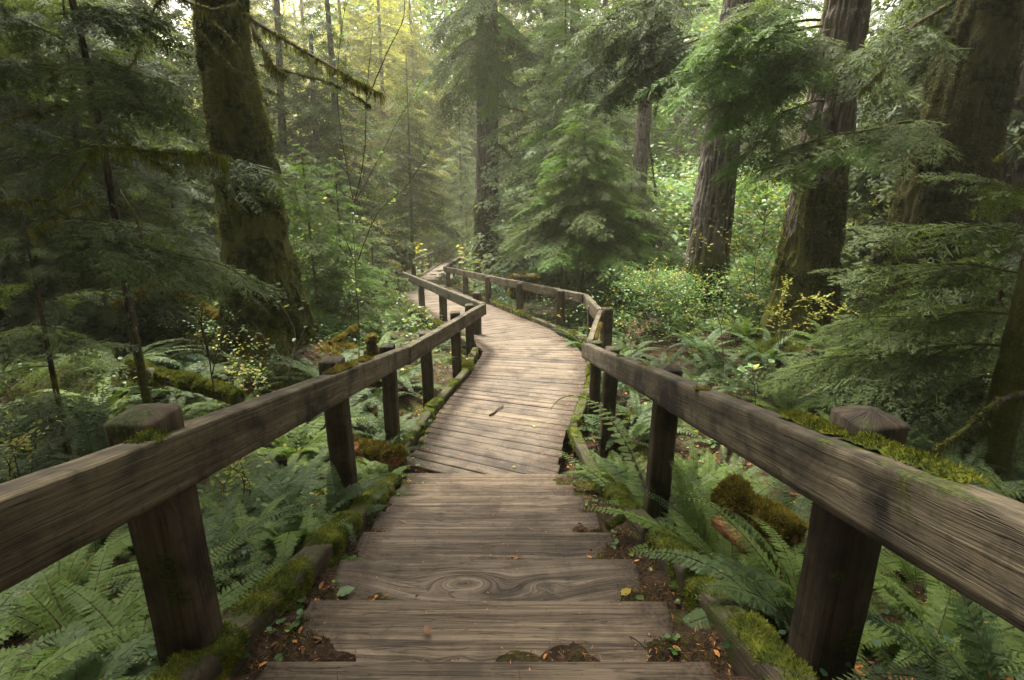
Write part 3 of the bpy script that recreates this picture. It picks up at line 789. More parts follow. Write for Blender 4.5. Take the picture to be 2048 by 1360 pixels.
# ---------------------------------------------------------------- conifer boughs
def spray_geo(seed, L, tw=.024, bl=.036, bw=.012):
    """flat irregular fan of needled twigs along +X, drooping toward the tip"""
    rng = np.random.default_rng(seed); n = max(3, int(L / (tw * 1.15))); P, D, LN, T = [], [], [], []
    yaw = rng.uniform(-.25, .25)
    for i in range(n):
        t = (i + rng.uniform(.1, .9)) / n; side = 1 if i % 2 else -1
        p = np.array([t * L, yaw * L * t * t, -.22 * L * t * t])
        l = L * .52 * (1 - t) ** .75 * min(1, t * 4 + .35) * rng.uniform(.45, 1.2) + .018
        if rng.random() < .08: continue
        a = side * R(rng.uniform(38, 62)) + yaw * 2 * t; d = np.array([math.cos(a), math.sin(a), -rng.uniform(.05, .35)])
        k = max(1, int(l / tw)); u = (np.arange(k) + rng.uniform(.2, .9, k)) / k
        b = p + d * (l * u)[:, None]; b[:, 2] -= l * u ** 2 * .2
        for sg in (1, -1):
            a2 = a + sg * R(1) * rng.uniform(30, 52, k)
            P.append(b); D.append(np.stack([np.cos(a2), np.sin(a2), np.full(k, -.1) - rng.uniform(0, .3, k)], -1)); LN.append(bl * (1 - .4 * u) * rng.uniform(.6, 1.25, k)); T.append(np.full(k, .5))
        P.append(p[None] + d * l * .25); D.append(d[None] + rng.normal(0, .05, (1, 3))); LN.append(np.array([l * .9 + bl * .5])); T.append(np.array([.3]))
    P.append(np.array([[L * .75, yaw * L * .56, -.13 * L]])); D.append(np.array([[1, yaw * 2, -.4]])); LN.append(np.array([L * .3 + .01])); T.append(np.array([.3]))
    P, D, LN = map(np.concatenate, (P, D, LN)); n = len(P)
    return blades(P, D, np.tile([0, 0, 1.0], (n, 1)) + rng.normal(0, .28, (n, 3)), LN, bw * rng.uniform(.7, 1.3, n) * (1 if True else 0), rng.random(n), .45)
SPR = {}
def sprays(detail):
    if detail not in SPR:
        a = {'hi': (.025, .042, .0150), 'mid': (.042, .062, .027), 'lo': (.09, .125, .058)}[detail]
        SPR[detail] = [spray_geo(700 + i, [.22, .30, .38, .46, .34][i], *a) for i in range(5)]
    return SPR[detail]
def bough(seed, L, detail='hi', droop=.22, wmax=.42, lift=.10):
    """woody limb, forked side limbs and hanging flat sprays. materials: 0 needles, 1 bark"""
    rng = np.random.default_rng(seed); S = sprays(detail); g = Geo()
    s = np.linspace(0, 1, 20); w1, w2 = rng.uniform(0, 6, 2)
    ax = np.stack([s * L, L * (.045 * np.sin(s * 7 + w1) * s + .02 * np.sin(s * 17 + w2) * s), L * (lift * s - (droop + lift) * s ** 2 + .02 * np.sin(s * 11 + w2) * s)], -1)
    g.merge(tube(ax, np.linspace(.012, .002, 20) * max(L, .5) / 1.5, 5, rng.random()), mat=1)
    limbs = [ax]; n = max(3, int(L * 5.5))
    for i in range(n):
        t = rng.uniform(.12, .92) if i > n * .6 else .12 + .8 * i / (n * .6); side = 1 if i % 2 else -1
        j = int(t * 19); p = ax[j]; d0 = unit(ax[min(j + 1, 19)] - ax[max(j - 1, 0)])
        l = L * wmax * min(1, t * 1.8 + .35) * (1 - t) ** .6 * rng.uniform(.4, 1.15) + .08
        a = side * R(rng.uniform(32, 68)); h = np.array([d0[0] * math.cos(a) - d0[1] * math.sin(a), d0[0] * math.sin(a) + d0[1] * math.cos(a), d0[2] * .5 + rng.uniform(-.15, .12)])
        q = np.linspace(0, 1, 9)[:, None]; cv = p + h * l * q + d0 * l * .2 * q ** 2 - np.array([0, 0, 1]) * l * rng.uniform(.1, .45) * q ** 2 + rng.normal(0, .008, (9, 3)) * l * q * 2
        limbs.append(cv)
        if detail != 'lo' or l > .3: g.merge(tube(cv[::2], np.linspace(.0045, .0012, 5) * max(L, .6) / 1.4, 3, rng.random()), mat=1)
    step = {'hi': .075, 'mid': .095, 'lo': .12}[detail]
    for li, cv in enumerate(limbs):
        ll = np.linalg.norm(np.diff(cv, axis=0), axis=1).sum(); k = max(1, int(ll / step)); m = len(cv)
        for i in range(k + 1):
            t = (i + rng.uniform(-.3, .3)) / k
            if li == 0 and t < .22: continue
            if rng.random() < .1: continue
            t = min(max(t, .05), 1); f = t * (m - 1); j = min(int(f), m - 2); p = cv[j] + (cv[j + 1] - cv[j]) * (f - j); d = unit(cv[j + 1] - cv[j])
            az = math.atan2(d[1], d[0]) + (0 if i == k else (1 if i % 2 else -1) * R(rng.uniform(15, 62)))
            sp = S[int(rng.integers(0, 5))]; sc = rng.uniform(.6, 1.15) * min(1, .45 + L * .5) * (1.0 if detail != 'lo' else 1.15)
            Mx = Matrix.Translation(p.tolist()) @ Matrix.Rotation(az, 4, 'Z') @ Matrix.Rotation(rng.uniform(.05, .65), 4, 'Y') @ Matrix.Rotation(rng.uniform(-.5, .5), 4, 'X') @ Matrix.Scale(sc, 4)
            g.merge(sp, np.array(Mx), mat=0)
    return g

NEEDLES = {'n': 'needle', 'd': 'needle_dark', 'b': 'needle_bright', 's': 'needle_blue', 'p': 'needle_pale'}
BOUGH = {}
def bough_mesh(detail, L, kind, k):
    Lq = min([.6, 1.2, 2.2, 3.4], key=lambda q: abs(math.log(q / max(L, .05))))
    key = (detail, Lq, k % 3)
    if key not in BOUGH:
        BOUGH[key] = bough(100 + hash((detail == 'hi', detail == 'mid', int(Lq * 10), k % 3)) % 9999, Lq, detail, droop=[.2, .3, .14][k % 3], wmax=[.44, .38, .5][k % 3] * (1.0 if Lq < 3 else .85))
    mk = key + (kind,)
    if mk not in BOUGH:
        BOUGH[mk] = BOUGH[key].mesh('bough_' + detail, [M[NEEDLES[kind]], M['bark_thin']])
    return BOUGH[mk], Lq
def put_bough(root, a, b, detail, kind, k, roll=0.0):
    """bough from a to b in world space, a child of root (root is unrotated and unscaled)"""
    a, b = np.array(a, float), np.array(b, float)
    L = np.linalg.norm(b - a); me, Lq = bough_mesh(detail, L, kind, k)
    # template ends at (Lq, ., -droop*Lq): aim its chord at b
    dr = [.2, .3, .14][k % 3]
    x = unit(b - a); y = unit(np.cross((0, 0, 1), x)); z = np.cross(x, y)
    an = math.atan(dr)
    F = np.eye(4); F[:3, 0] = x; F[:3, 1] = y; F[:3, 2] = z
    Rm = Matrix(F.tolist()) @ Matrix.Rotation(-an, 4, 'Y') @ Matrix.Rotation(roll, 4, 'X')
    s = L / (Lq * math.hypot(1, dr))
    o = obj('branch', me, root)
    o.matrix_local = Matrix.Translation(Vector((a - np.array(root.location)).tolist())) @ Rm @ Matrix.Scale(s, 4)
    return o

# ---------------------------------------------------------------- trunks
def trunk_geo(base, top, r0, r1, seed, seg=72, rows=None, ridge=.05, flare=.5, fh=.9, nr=22, lobes=5, sink=.5, bend=.0):
    """fissured, flared trunk from base (local 0) to top"""
    rng = np.random.default_rng(seed)
    base, top = np.array(base, float), np.array(top, float); H = np.linalg.norm(top - base)
    rows = rows or int(min(260, max(30, H / .05)))
    t = np.linspace(0, 1, rows) ** 1.15
    ax = base + (top - base) * t[:, None]
    ph = rng.uniform(0, 6, 2)
    ax[:, 0] += bend * np.sin(t * 4 + ph[0]) * H * .02 * np.minimum(t * 5, 1); ax[:, 1] += bend * np.sin(t * 3 + ph[1]) * H * .02 * np.minimum(t * 5, 1)
    z = t * H - sink
    r = r0 + (r1 - r0) * t
    th = np.arange(seg) / seg * 2 * math.pi
    Z, TH = np.meshgrid(z, th, indexing='ij'); Rr = np.repeat(r[:, None], seg, 1)
    # ridges: iso-lines of a stretched noise, so they wander, join and split
    q = np.stack([np.cos(TH) * nr / 6.28, np.sin(TH) * nr / 6.28, Z * .55 / max(r0, .2)], -1).reshape(-1, 3)
    f = vnoise(q, seed) + .5 * vnoise(q * 2.1, seed + 5)
    rid = 1 - np.minimum(1, np.abs(f) * 2.2)                     # 1 at fissure
    rid = rid.reshape(Z.shape)
    lob = fbm(np.stack([np.cos(TH) * lobes / 4, np.sin(TH) * lobes / 4, Z * .25], -1).reshape(-1, 3), seed + 9, 3).reshape(Z.shape)
    fl = np.exp(-np.maximum(Z, 0) / fh)
    but = np.clip(np.sin(TH * lobes + ph[0] + .5 * np.sin(Z)) * .5 + .5, 0, 1) ** 1.5
    rr = Rr * (1 + fl * flare * (.35 + .65 * but) + .07 * lob + fl * .2 * lob) - ridge * rid * Rr ** .5 * .6
    fine = fbm(np.stack([np.cos(TH) * Rr * 14, np.sin(TH) * Rr * 14, Z * 6], -1).reshape(-1, 3), seed + 3, 3).reshape(Z.shape)
    rr += fine * ridge * .35
    V = np.stack([ax[:, 0][:, None] + np.cos(TH) * rr, ax[:, 1][:, None] + np.sin(TH) * rr, ax[:, 2][:, None] + 0 * rr], -1)
    i = np.arange(rows - 1)[:, None]; j = np.arange(seg)[None]; k = (j + 1) % seg
    Q = np.stack([i * seg + j, i * seg + k, (i + 1) * seg + k, (i + 1) * seg + j], -1).reshape(-1, 4)
    cav = (1 - rid).reshape(-1)
    U = np.stack([TH * r0, Z], -1).reshape(-1, 2)
    W = np.stack([np.full(cav.shape, .5), cav], -1)
    V = V.reshape(-1, 3)
    N = np.stack([np.cos(TH), np.sin(TH), 0 * TH], -1).reshape(-1, 3)
    return Geo().add(V, Q, U[Q], W[Q]), V, N

def trunk_shoots(V, N, rng, n, zlo, zhi, camy=True, size=(.02, .05), bias=1.0, w=.008, seedn=3, thr=-.1):
    """shaggy moss over a trunk: shoots hang outward and down from mossy patches"""
    z = V[:, 2]
    keep = (z > zlo) & (z < zhi) & (N[:, 1] < .35)
    keep &= (fbm(V * [1.5, 1.5, .8], seedn, 3) > thr)
    idx = np.nonzero(keep)[0]
    if len(idx) == 0: return Geo()
    p = np.clip(1 - (z[idx] - zlo) / (zhi - zlo), .05, 1) ** bias; p /= p.sum()
    k = rng.choice(idx, n, p=p)
    P = V[k] + rng.normal(0, .012, (n, 3)); D = unit(N[k] * .8 + rng.normal(0, .35, (n, 3)) - [0, 0, .55])
    return blades(P, D, rng.normal(size=(n, 3)), rng.uniform(*size, n), w * rng.uniform(.6, 1.6, n), rng.random(n), .35)

def strands(pts, rng, n, lmax=.25, w=.007, lmin=.03, clump=9):
    """beard moss hanging from points along a limb, in pointed clumps"""
    g = Geo(); m = max(1, n // clump)
    c = pts[rng.integers(0, len(pts), m)] + rng.normal(0, .01, (m, 3))
    ln = rng.uniform(lmin, lmax, m) * rng.random(m) ** .5
    P, L = [], []
    for i in range(m):
        k = clump; o = rng.normal(0, .018, (k, 3)); o[:, 2] = rng.uniform(-.0, .01, k)
        P.append(c[i] + o); L.append(ln[i] * (1 - np.linalg.norm(o[:, :2], axis=1) * 14).clip(.25, 1))
    P = np.concatenate(P); L = np.concatenate(L)
    D = unit(np.tile([0, 0, -1.0], (len(P), 1)) + rng.normal(0, .09, (len(P), 3)))
    return blades(P, D, rng.normal(size=(len(P), 3)), L, w * rng.uniform(.7, 1.5, len(P)), rng.random(len(P)), .25)

def spline(pts, n):
    pts = np.array(pts, float); m = len(pts)
    t = np.linspace(0, m - 1, n); i = np.clip(t.astype(int), 0, m - 2); f = (t - i)[:, None]
    p0, p1, p2, p3 = pts[np.maximum(i - 1, 0)], pts[i], pts[i + 1], pts[np.minimum(i + 2, m - 1)]
    return .5 * (2 * p1 + (p2 - p0) * f + (2 * p0 - 5 * p1 + 4 * p2 - p3) * f ** 2 + (3 * p1 - p0 - 3 * p2 + p3) * f ** 3)

def mossy_limb(root, pts, r0, r1, rng, sleeve=1.0, hang=1.0, lmax=.22, mat='moss_dark', twigs=0, far=False, name='branch'):
    """bare limb with a moss sleeve and hanging beards, as branch > moss"""
    P = spline(pts, 40); P += np.cumsum(rng.normal(0, .004, P.shape), 0) * .5
    L = np.linalg.norm(np.diff(P, axis=0), axis=1).sum(); loc = np.array(root.location)
    g = tube(P - loc, np.linspace(r0, r1, len(P)), 7)
    for k in range(twigs):
        i = int(rng.integers(6, 38)); d = unit(P[i] - P[i - 3]) * .5 + rng.normal(0, .6, 3); d[2] -= .35; ll = rng.uniform(.12, .5) * L * .25
        q = spline([P[i], P[i] + unit(d) * ll * .5, P[i] + unit(d) * ll + [0, 0, -.12 * ll]], 8)
        g.merge(tube(q - loc, np.linspace(r1 * 1.1, r1 * .3, 8), 4))
    o = obj('branch', g.mesh('limb', M['bark_thin']), root)
    m = Geo(); SP, SN = [], []
    s = 1.7 if far else 1.0
    nseg = int(L / .05 * sleeve)
    for k in range(nseg):
        i = int(rng.integers(0, 39)); rr = np.interp(i, [0, 39], [r0, r1])
        if vnoise(np.array([P[i] * 2.2]), 4)[0] < -.25: continue
        gg, V, N = lumpy(P[i] - loc + [0, 0, rr * .5], P[min(i + 1, 39)] - loc + [0, 0, rr * .5], rr * .8 + .012 * s, rng, seg=7, nl=3, amp=.7, sc=20)
        m.merge(gg); SP.append(V); SN.append(N)
    if SP:
        SP, SN = np.concatenate(SP), np.concatenate(SN)
        m.merge(moss_patch(SP, SN, rng, int(L * 900 * sleeve / s), (.012 * s, .03 * s), .7, w=.005 * s))
    if hang > 0: m.merge(strands(P[2:] - loc, rng, int(L * 420 * hang), lmax, .006 * s))
    if m.V: tag(obj('moss', m.mesh('limb_moss', M[mat]), o), kind='stuff')
    return o

# ---------------------------------------------------------------- trees placed from the photograph
TREES = {}
def place_tree(key, name, label, cat, base, toprow, d, w0, w1, mat, seed, group=None, **kw):
    """base=(px,py) on the ground row or (px,None); toprow=(px,py) of the axis high up; w0/w1 widths in photo px at base and at toprow"""
    px, py = base
    p = at_y(px, py if py else 600, d); z = gz(p[0], d); p[2] = z
    _, _, dep = project(p); r0 = w0 / 2 * dep / FPX
    q = at_y(toprow[0], toprow[1], d); _, _, dq = project(q); r1 = w1 / 2 * dq / FPX
    ext = kw.pop('ext', 1.35)
    top = p + (q - p) * ext; r1 = r0 + (r1 - r0) * ext if r0 > r1 else r1
    r1 = max(r1, .3 * (w1 / 2 * dq / FPX))
    root = thing(name, (float(p[0]), float(d), float(z)), label, cat, group)
    b = np.array([0, 0, -.5]); t = top - p
    g, V, N = trunk_geo(b, t, r0, r1, seed, **kw)
    o = obj('trunk', g.mesh('trunk', M[mat]), root)
    TREES[key] = dict(root=root, p=p, top=top, r0=r0, r1=r1, V=V, N=N, trunk=o, Q=g.arrays()[1])
    return TREES[key]
def axis_at(T, z):
    t = (z - T['p'][2]) / (T['top'][2] - T['p'][2]); return T['p'] + (T['top'] - T['p']) * t

def grow(T, rng, z0, z1, n, l0, l1, detail='mid', kind='n', az=None, droop=.25, elev=.05, kinds=None):
    """n boughs spiralled round the axis between heights z0..z1 above the base"""
    a = rng.uniform(0, 6.28)
    for i in range(n):
        t = (i + rng.uniform(-.3, .3)) / n; t = min(max(t, 0), 1)
        c = axis_at(T, T['p'][2] + z0 + (z1 - z0) * t)
        a += 2.4 + rng.uniform(-.3, .3)
        aa = a if az is None else rng.uniform(*az)
        L = (l0 + (l1 - l0) * t) * rng.uniform(.75, 1.15)
        e = c + np.array([math.cos(aa) * L, math.sin(aa) * L, L * (elev - droop * rng.uniform(.6, 1.4))])
        put_bough(T['root'], c, e, detail, rng.choice(list(kinds)) if kinds else kind, int(rng.integers(0, 3)), rng.uniform(-.25, .25))

def px_bough(T, a, ya, b, yb, detail='hi', kind='n', roll=0.0, k=0, n=1, jit=0):
    """bough seen from photo pixel a (distance ya) to b (distance yb)"""
    rng = np.random.default_rng(int(abs(a[0] * 7 + a[1] * 3 + b[0])))
    for i in range(n):
        j = rng.normal(0, jit, 4) if i else np.zeros(4)
        put_bough(T['root'], at_y(a[0] + j[0], a[1] + j[1], ya + (rng.uniform(-.4, .4) if i else 0)), at_y(b[0] + j[2], b[1] + j[3], yb + (rng.uniform(-.4, .4) if i else 0)), detail, kind, k + i, roll + (rng.uniform(-.4, .4) if i else 0))

rng = np.random.default_rng(77)
T1 = place_tree('big_left', 'giant_spruce', 'huge leaning trunk thickly coated in dark green moss behind the left railing', 'tree', (548, 735), (441, 0), 8.2, 146, 92, 'bark_moss', 4, ridge=.10, flare=.35, fh=.7, nr=15, lobes=4, seg=120, rows=220)
m = trunk_shoots(T1['V'], T1['N'], rng, 16000, -.3, 6.5, size=(.02, .055), w=.009, bias=.5)
m.merge(moss_shell(T1['V'], T1['N'], T1['Q'], 5, .02, .09, 1.6, 30000, (.02, .05), .009, upw=0))
tag(obj('trunk_moss', m.mesh('trunk_moss', M['moss_dark']), T1['root']), kind='stuff')
T2 = place_tree('centre', 'fir_tree', 'straight grey ridged trunk beside the far bend of the boardwalk, moss on its foot', 'tree', (975, 560), (974, 0), 23.5, 46, 42, 'bark_grey', 8, ridge=.07, flare=.22, fh=1.2, nr=34, seg=110, rows=220)
m = trunk_shoots(T2['V'], T2['N'], rng, 7000, -.3, 3.6, size=(.06, .16), w=.03, bias=.6, thr=-.25)
_z = T2['V'][:, 2]; _k = T2['V'].copy()
m.merge(moss_shell(T2['V'], T2['N'], T2['Q'][(_z[T2['Q']] < 3.4).all(1)], 6, -0.02, 0.16, 1.6, 16000, (.03, .06) if 'T2' != 'T2' else (.06, .14), .011 if 'T2' != 'T2' else .03, upw=0))
tag(obj('trunk_moss', m.mesh('trunk_moss', M['moss_dark']), T2['root']), kind='stuff')
T3 = place_tree('right_a', 'fir_tree', 'tall grey brown furrowed trunk, first of the big trunks right of the boardwalk', 'tree', (1398, 640), (1478, 0), 12.6, 92, 62, 'bark_grey', 15, ridge=.085, flare=.45, fh=.8, nr=30, seg=120, rows=240)
m = trunk_shoots(T3['V'], T3['N'], rng, 5000, -.3, 1.6, size=(.03, .08), w=.014, bias=.8)
_z = T3['V'][:, 2]; _k = T3['V'].copy()
m.merge(moss_shell(T3['V'], T3['N'], T3['Q'][(_z[T3['Q']] < 1.7).all(1)], 6, 0.12, 0.07, 1.6, 16000, (.03, .06) if 'T3' != 'T2' else (.06, .14), .011 if 'T3' != 'T2' else .03, upw=0))
tag(obj('trunk_moss', m.mesh('trunk_moss', M['moss_dark']), T3['root']), kind='stuff')
T4 = place_tree('right_b', 'cedar_tree', 'reddish flaking trunk with a skirt of moss, left of the massive dark one', 'tree', (1586, 700), (1694, 0), 9.6, 118, 84, 'bark_red', 23, ridge=.11, flare=.4, fh=.9, nr=24, seg=120, rows=240)
m = trunk_shoots(T4['V'], T4['N'], rng, 16000, -.3, 2.6, size=(.025, .065), w=.011, bias=.7)
_z = T4['V'][:, 2]; _k = T4['V'].copy()
m.merge(moss_shell(T4['V'], T4['N'], T4['Q'][(_z[T4['Q']] < 2.6).all(1)], 6, 0.05, 0.07, 1.6, 16000, (.03, .06) if 'T4' != 'T2' else (.06, .14), .011 if 'T4' != 'T2' else .03, upw=0))
tag(obj('trunk_moss', m.mesh('trunk_moss', M['moss_dark']), T4['root']), kind='stuff')
T5 = place_tree('right_c', 'giant_cedar', 'massive dark mossy trunk leaning toward the upper right corner', 'tree', (1800, 700), (1985, 0), 8.8, 176, 122, 'bark_big', 29, ridge=.10, flare=.4, fh=.9, nr=18, seg=130, rows=230)
M5 = 'moss_deep'
m = trunk_shoots(T5['V'], T5['N'], rng, 26000, -.3, 5.5, size=(.02, .06), w=.010, bias=.4)
_z = T5['V'][:, 2]; _k = T5['V'].copy()
m.merge(moss_shell(T5['V'], T5['N'], T5['Q'][(_z[T5['Q']] < 6.0).all(1)], 6, 0, 0.09, 1.6, 16000, (.03, .06) if 'T5' != 'T2' else (.06, .14), .011 if 'T5' != 'T2' else .03, upw=0))
tag(obj('trunk_moss', m.mesh('trunk_moss', M['moss_deep']), T5['root']), kind='stuff')
T6 = place_tree('right_edge', 'young_cedar', 'slim dark trunk standing at the right edge above the ferns', 'tree', (2000, 900), (2120, 330), 4.3, 62, 44, 'bark_red', 31, ridge=.03, flare=.3, fh=.3, nr=16, seg=60, rows=140, ext=1.8)
T7 = place_tree('right_thin', 'fir_tree', 'thin grey trunk half hidden between the two biggest trunks on the right', 'tree', (1735, 600), (1825, 120), 17, 40, 30, 'bark_grey', 37, ridge=.03, nr=20, seg=60, rows=140, ext=1.6)
T8 = place_tree('right_mid', 'fir_tree', 'slender pinkish brown trunk rising behind the dense young hemlock by the right railing', 'tree', (1262, 590), (1304, 0), 17, 36, 26, 'bark_grey', 41, ridge=.03, nr=20, seg=60, rows=160)
T9 = place_tree('left_dead', 'dead_sapling', 'crooked slim dark stem with hanging moss in front of the left forest', 'tree', (300, 745), (150, 150), 5.4, 19, 14, 'bark_thin', 43, ridge=.01, nr=8, seg=24, rows=120, bend=1.2, flare=.1, ext=1.3)
T10 = place_tree('edge_trunk_b', 'cedar_tree', 'dark reddish trunk behind the sprays at the right edge', 'tree', (2010, 640), (2090, 100), 9.5, 90, 70, 'bark_red', 47, ridge=.05, nr=20, seg=70, rows=140)

# young conifers
def sapling(key, name, label, base, top, d, w, detail, kind, n, l0, l1, z0f=.1, seed=1, kinds=None, group=None, droop=.3, elev=.12, mat='bark_thin'):
    T = place_tree(key, name, label, 'tree', base, top, d, w, w * .12, mat, seed, group, ridge=.006, nr=8, seg=14, rows=50, flare=.15, ext=1.0, fh=.3)
    r = np.random.default_rng(seed)
    H = T['top'][2] - T['p'][2]
    grow(T, r, H * z0f, H * .985, n, l0, l1, detail, kind, kinds=kinds, droop=droop, elev=elev)
    return T
sapling('s_path', 'young_fir', 'slender young fir standing left of the farthest stretch of boardwalk', (826, 545), (812, 110), 24, 9, 'mid', 's', 96, 2.3, .35, .26, 51, kinds='nnd')
S11 = sapling('s_dense', 'young_hemlock', 'dense young hemlock spreading just behind the bend of the right railing', (1160, 630), (1172, 190), 14.0, 17, 'hi', 'n', 84, 2.25, .35, .36, 53, kinds='nnb', droop=.3, elev=.1)
S12 = sapling('s_dense2', 'young_hemlock', 'darker drooping young hemlock between the dense one and the grey ridged trunk', (1275, 640), (1262, 330), 15.0, 20, 'hi', 'd', 80, 2.0, .4, .14, 54, kinds='dn', droop=.5)
sapling('s_tall', 'tall_hemlock', 'tall layered hemlock rising between the grey trunk at the bend and the dense young one', (1128, 600), (1132, -60), 18.5, 15, 'mid', 'n', 98, 2.0, .8, .2, 58, kinds='nbs', droop=.35)
sapling('s_left1', 'young_hemlock', 'fresh green hemlock sapling just right of the huge mossy trunk', (640, 660), (600, 275), 9.6, 9, 'hi', 'b', 60, 1.15, .15, .12, 55, kinds='bn')
sapling('s_left2', 'young_hemlock', 'slender hemlock sapling with layered sprays beside the twiggy yellow leaved shrub', (690, 650), (668, 300), 10.5, 9, 'hi', 'n', 54, 1.1, .12, .12, 57, kinds='nb')
sapling('s_left3', 'young_hemlock', 'low bushy hemlock behind the left railing bend', (745, 600), (742, 430), 13.5, 8, 'mid', 'n', 40, 1.1, .15, .1, 59)
sapling('s_mid1', 'young_fir', 'pale blue green young fir behind the grey trunk at the far bend', (925, 500), (917, 190), 38, 8, 'mid', 's', 64, 2.7, .3, .12, 61)
sapling('s_mid2', 'young_fir', 'soft blue green fir right behind the grey trunk at the far bend', (1040, 545), (1035, 260), 27, 9, 'mid', 's', 60, 1.9, .25, .08, 63, kinds='sn')
sapling('s_mid3', 'young_fir', 'small fir standing at the end of the visible boardwalk', (955, 500), (950, 330), 42, 6, 'mid', 's', 44, 2.3, .2, .1, 65)
sapling('s_mid4', 'young_fir', 'little hemlock growing between boardwalk and grey trunk', (935, 520), (932, 415), 30, 5, 'mid', 'n', 36, 1.2, .15, .1, 67)
sapling('s_right1', 'young_hemlock', 'young hemlock in front of the thin trunk right of the reddish trunk', (1680, 640), (1725, 330), 12, 10, 'hi', 'n', 50, .85, .2, .15, 69, kinds='nd')
S16 = sapling('s_edge', 'young_hemlock', 'spreading low hemlock reaching in from the right edge over the ferns', (1950, 800), (2040, 430), 5.4, 22, 'hi', 'n', 34, 1.3, .4, .18, 71, kinds='nnd', droop=.25)
S17 = sapling('s_edge2', 'young_hemlock', 'hemlock sapling growing between the massive dark trunk and the right railing', (1745, 770), (1790, 560), 6.8, 11, 'hi', 'n', 26, 1.0, .25, .15, 73, kinds='nnb')
S18 = sapling('s_leftedge', 'young_hemlock', 'low hemlock spreading its flat sprays at the left edge before the slim dark stem', (95, 790), (45, 430), 4.9, 18, 'hi', 'd', 14, 1.1, .3, .2, 75, kinds='dn', droop=.2)
sapling('s_left5', 'young_hemlock', 'drooping hemlock filling the gap left of the huge mossy trunk', (360, 660), (330, 240), 10.5, 14, 'hi', 'n', 60, 1.5, .3, .1, 76, kinds='dnd')
sapling('s_left6', 'young_hemlock', 'tall dark hemlock behind the slim stem at the left', (170, 650), (120, -60), 9.0, 22, 'hi', 'd', 86, 1.9, .9, .16, 78, kinds='dnn')

# named boughs of the big trees
r2 = np.random.default_rng(5)
grow(T2, r2, 9.0, 19, 48, 2.6, 2.0, 'mid', 'n', kinds='nnsb', droop=.6, elev=.08)
for a, b, k in [((965, 70), (850, 180), 'n'), ((965, 110), (870, 260), 'n'), ((985, 60), (1110, 170), 'n'), ((960, 20), (850, 90), 'n'), ((985, 150), (1080, 240), 's'), ((970, 30), (1000, 180), 'b'), ((968, 90), (985, 245), 'b')]:
    px_bough(T2, a, 23.5, b, 21.8, 'mid', k, k=1, n=2, jit=14)
for a, b, k, n_ in [((1640, 40), (1360, 200), 'b', 2), ((1600, 20), (1400, 110), 'b', 2), ((1640, 110), (1430, 260), 'b', 2), ((1650, 200), (1455, 345), 'b', 1), ((1640, 20), (1450, 50), 'n', 1), ((1660, 60), (1560, 190), 'n', 2), ((1720, 90), (1800, 230), 'n', 1)]:
    px_bough(T4, a, 8.7, b, 7.6, 'hi', k, k=1, n=n_, jit=20)
for a, b in [((1490, 60), (1370, 160)), ((1485, 150), (1370, 245)), ((1500, 190), (1560, 330)), ((1490, 90), (1540, 230))]:
    px_bough(T3, a, 12.2, b, 11.2, 'hi', 'n', k=1, n=1)
for a, b, k in [((1890, 250), (1560, 330), 'n'), ((1870, 280), (1490, 372), 'b'), ((1860, 40), (1730, 130), 'n')]:
    px_bough(T5, a, 7.7, b, 6.9, 'hi', k, k=0, n=1)
for a, b, k in [((1420, 10), (1140, 170), 'd'), ((1400, -20), (1150, 80), 'n'), ((1400, 70), (1200, 215), 'd'), ((1440, 90), (1310, 170), 'n')]:
    px_bough(T3, a, 10.5, b, 9.4, 'hi', k, k=1, n=2, jit=20)
for a, b, k in [((2110, 420), (1900, 345), 'n'), ((2110, 480), (1760, 455), 'n'), ((2110, 560), (1700, 540), 'n'), ((2110, 640), (1650, 655), 'n'), ((2110, 700), (1560, 745), 'n'), ((2110, 760), (1700, 790), 'd')]:
    px_bough(T6, a, 4.3, b, 4.9, 'hi', k, k=2, n=1)
for a, b, k, n_ in [((330, 300), (570, 375), 'n', 1), ((150, 120), (330, 175), 'n', 2), ((130, 60), (300, 30), 'd', 2), ((170, 290), (20, 250), 'd', 2), ((150, 150), (-60, 130), 'd', 2), ((140, 90), (-30, 20), 'd', 2), ((200, 280), (60, 380), 'n', 2), ((190, 190), (345, 235), 'n', 2)]:
    px_bough(T9, a, 5.3, b, 4.9, 'hi', k, k=2, n=n_, jit=18)
for a, b, k in [((60, 470), (520, 570), 'n'), ((60, 440), (360, 480), 'n'), ((60, 420), (250, 540), 'd')]:
    px_bough(S18, a, 4.9, b, 5.0, 'hi', k, k=2, n=1)
# mossy bare limbs
mr = np.random.default_rng(9)
def px_limb(T, pts, d, r0, r1, **kw):
    P = [at_y(x, y, dd) for (x, y), dd in zip(pts, d if hasattr(d, '__len__') else [d] * len(pts))]
    return mossy_limb(T['root'], P, r0, r1, mr, **kw)
px_limb(T9, [(172, 290), (260, 300), (330, 306), (400, 308), (452, 318)], [5.3, 4.9, 4.7, 4.6, 4.6], .012, .005, lmax=.32, hang=1.6, mat='moss')
px_limb(T9, [(168, 240), (235, 275), (300, 320), (345, 350)], [5.3, 4.9, 4.7, 4.6], .010, .004, hang=.6, lmax=.1, mat='moss')
px_limb(T9, [(185, 290), (150, 350), (110, 390), (40, 402), (-30, 410)], [5.3, 4.9, 4.7, 4.6, 4.6], .013, .006, lmax=.25, hang=1.0, mat='moss')
px_limb(T9, [(130, 210), (90, 225), (30, 235), (-20, 260)], [5.3, 4.8, 4.6, 4.6], .009, .004, lmax=.12, hang=.7)
px_limb(T9, [(190, 400), (110, 430), (60, 470)], [5.3, 4.8, 4.6], .012, .004, lmax=.3, hang=1.2, mat='moss')
px_limb(T9, [(240, 380), (270, 430), (285, 480)], [5.3, 4.9, 4.8], .009, .003, lmax=.1, hang=.6, mat='moss')
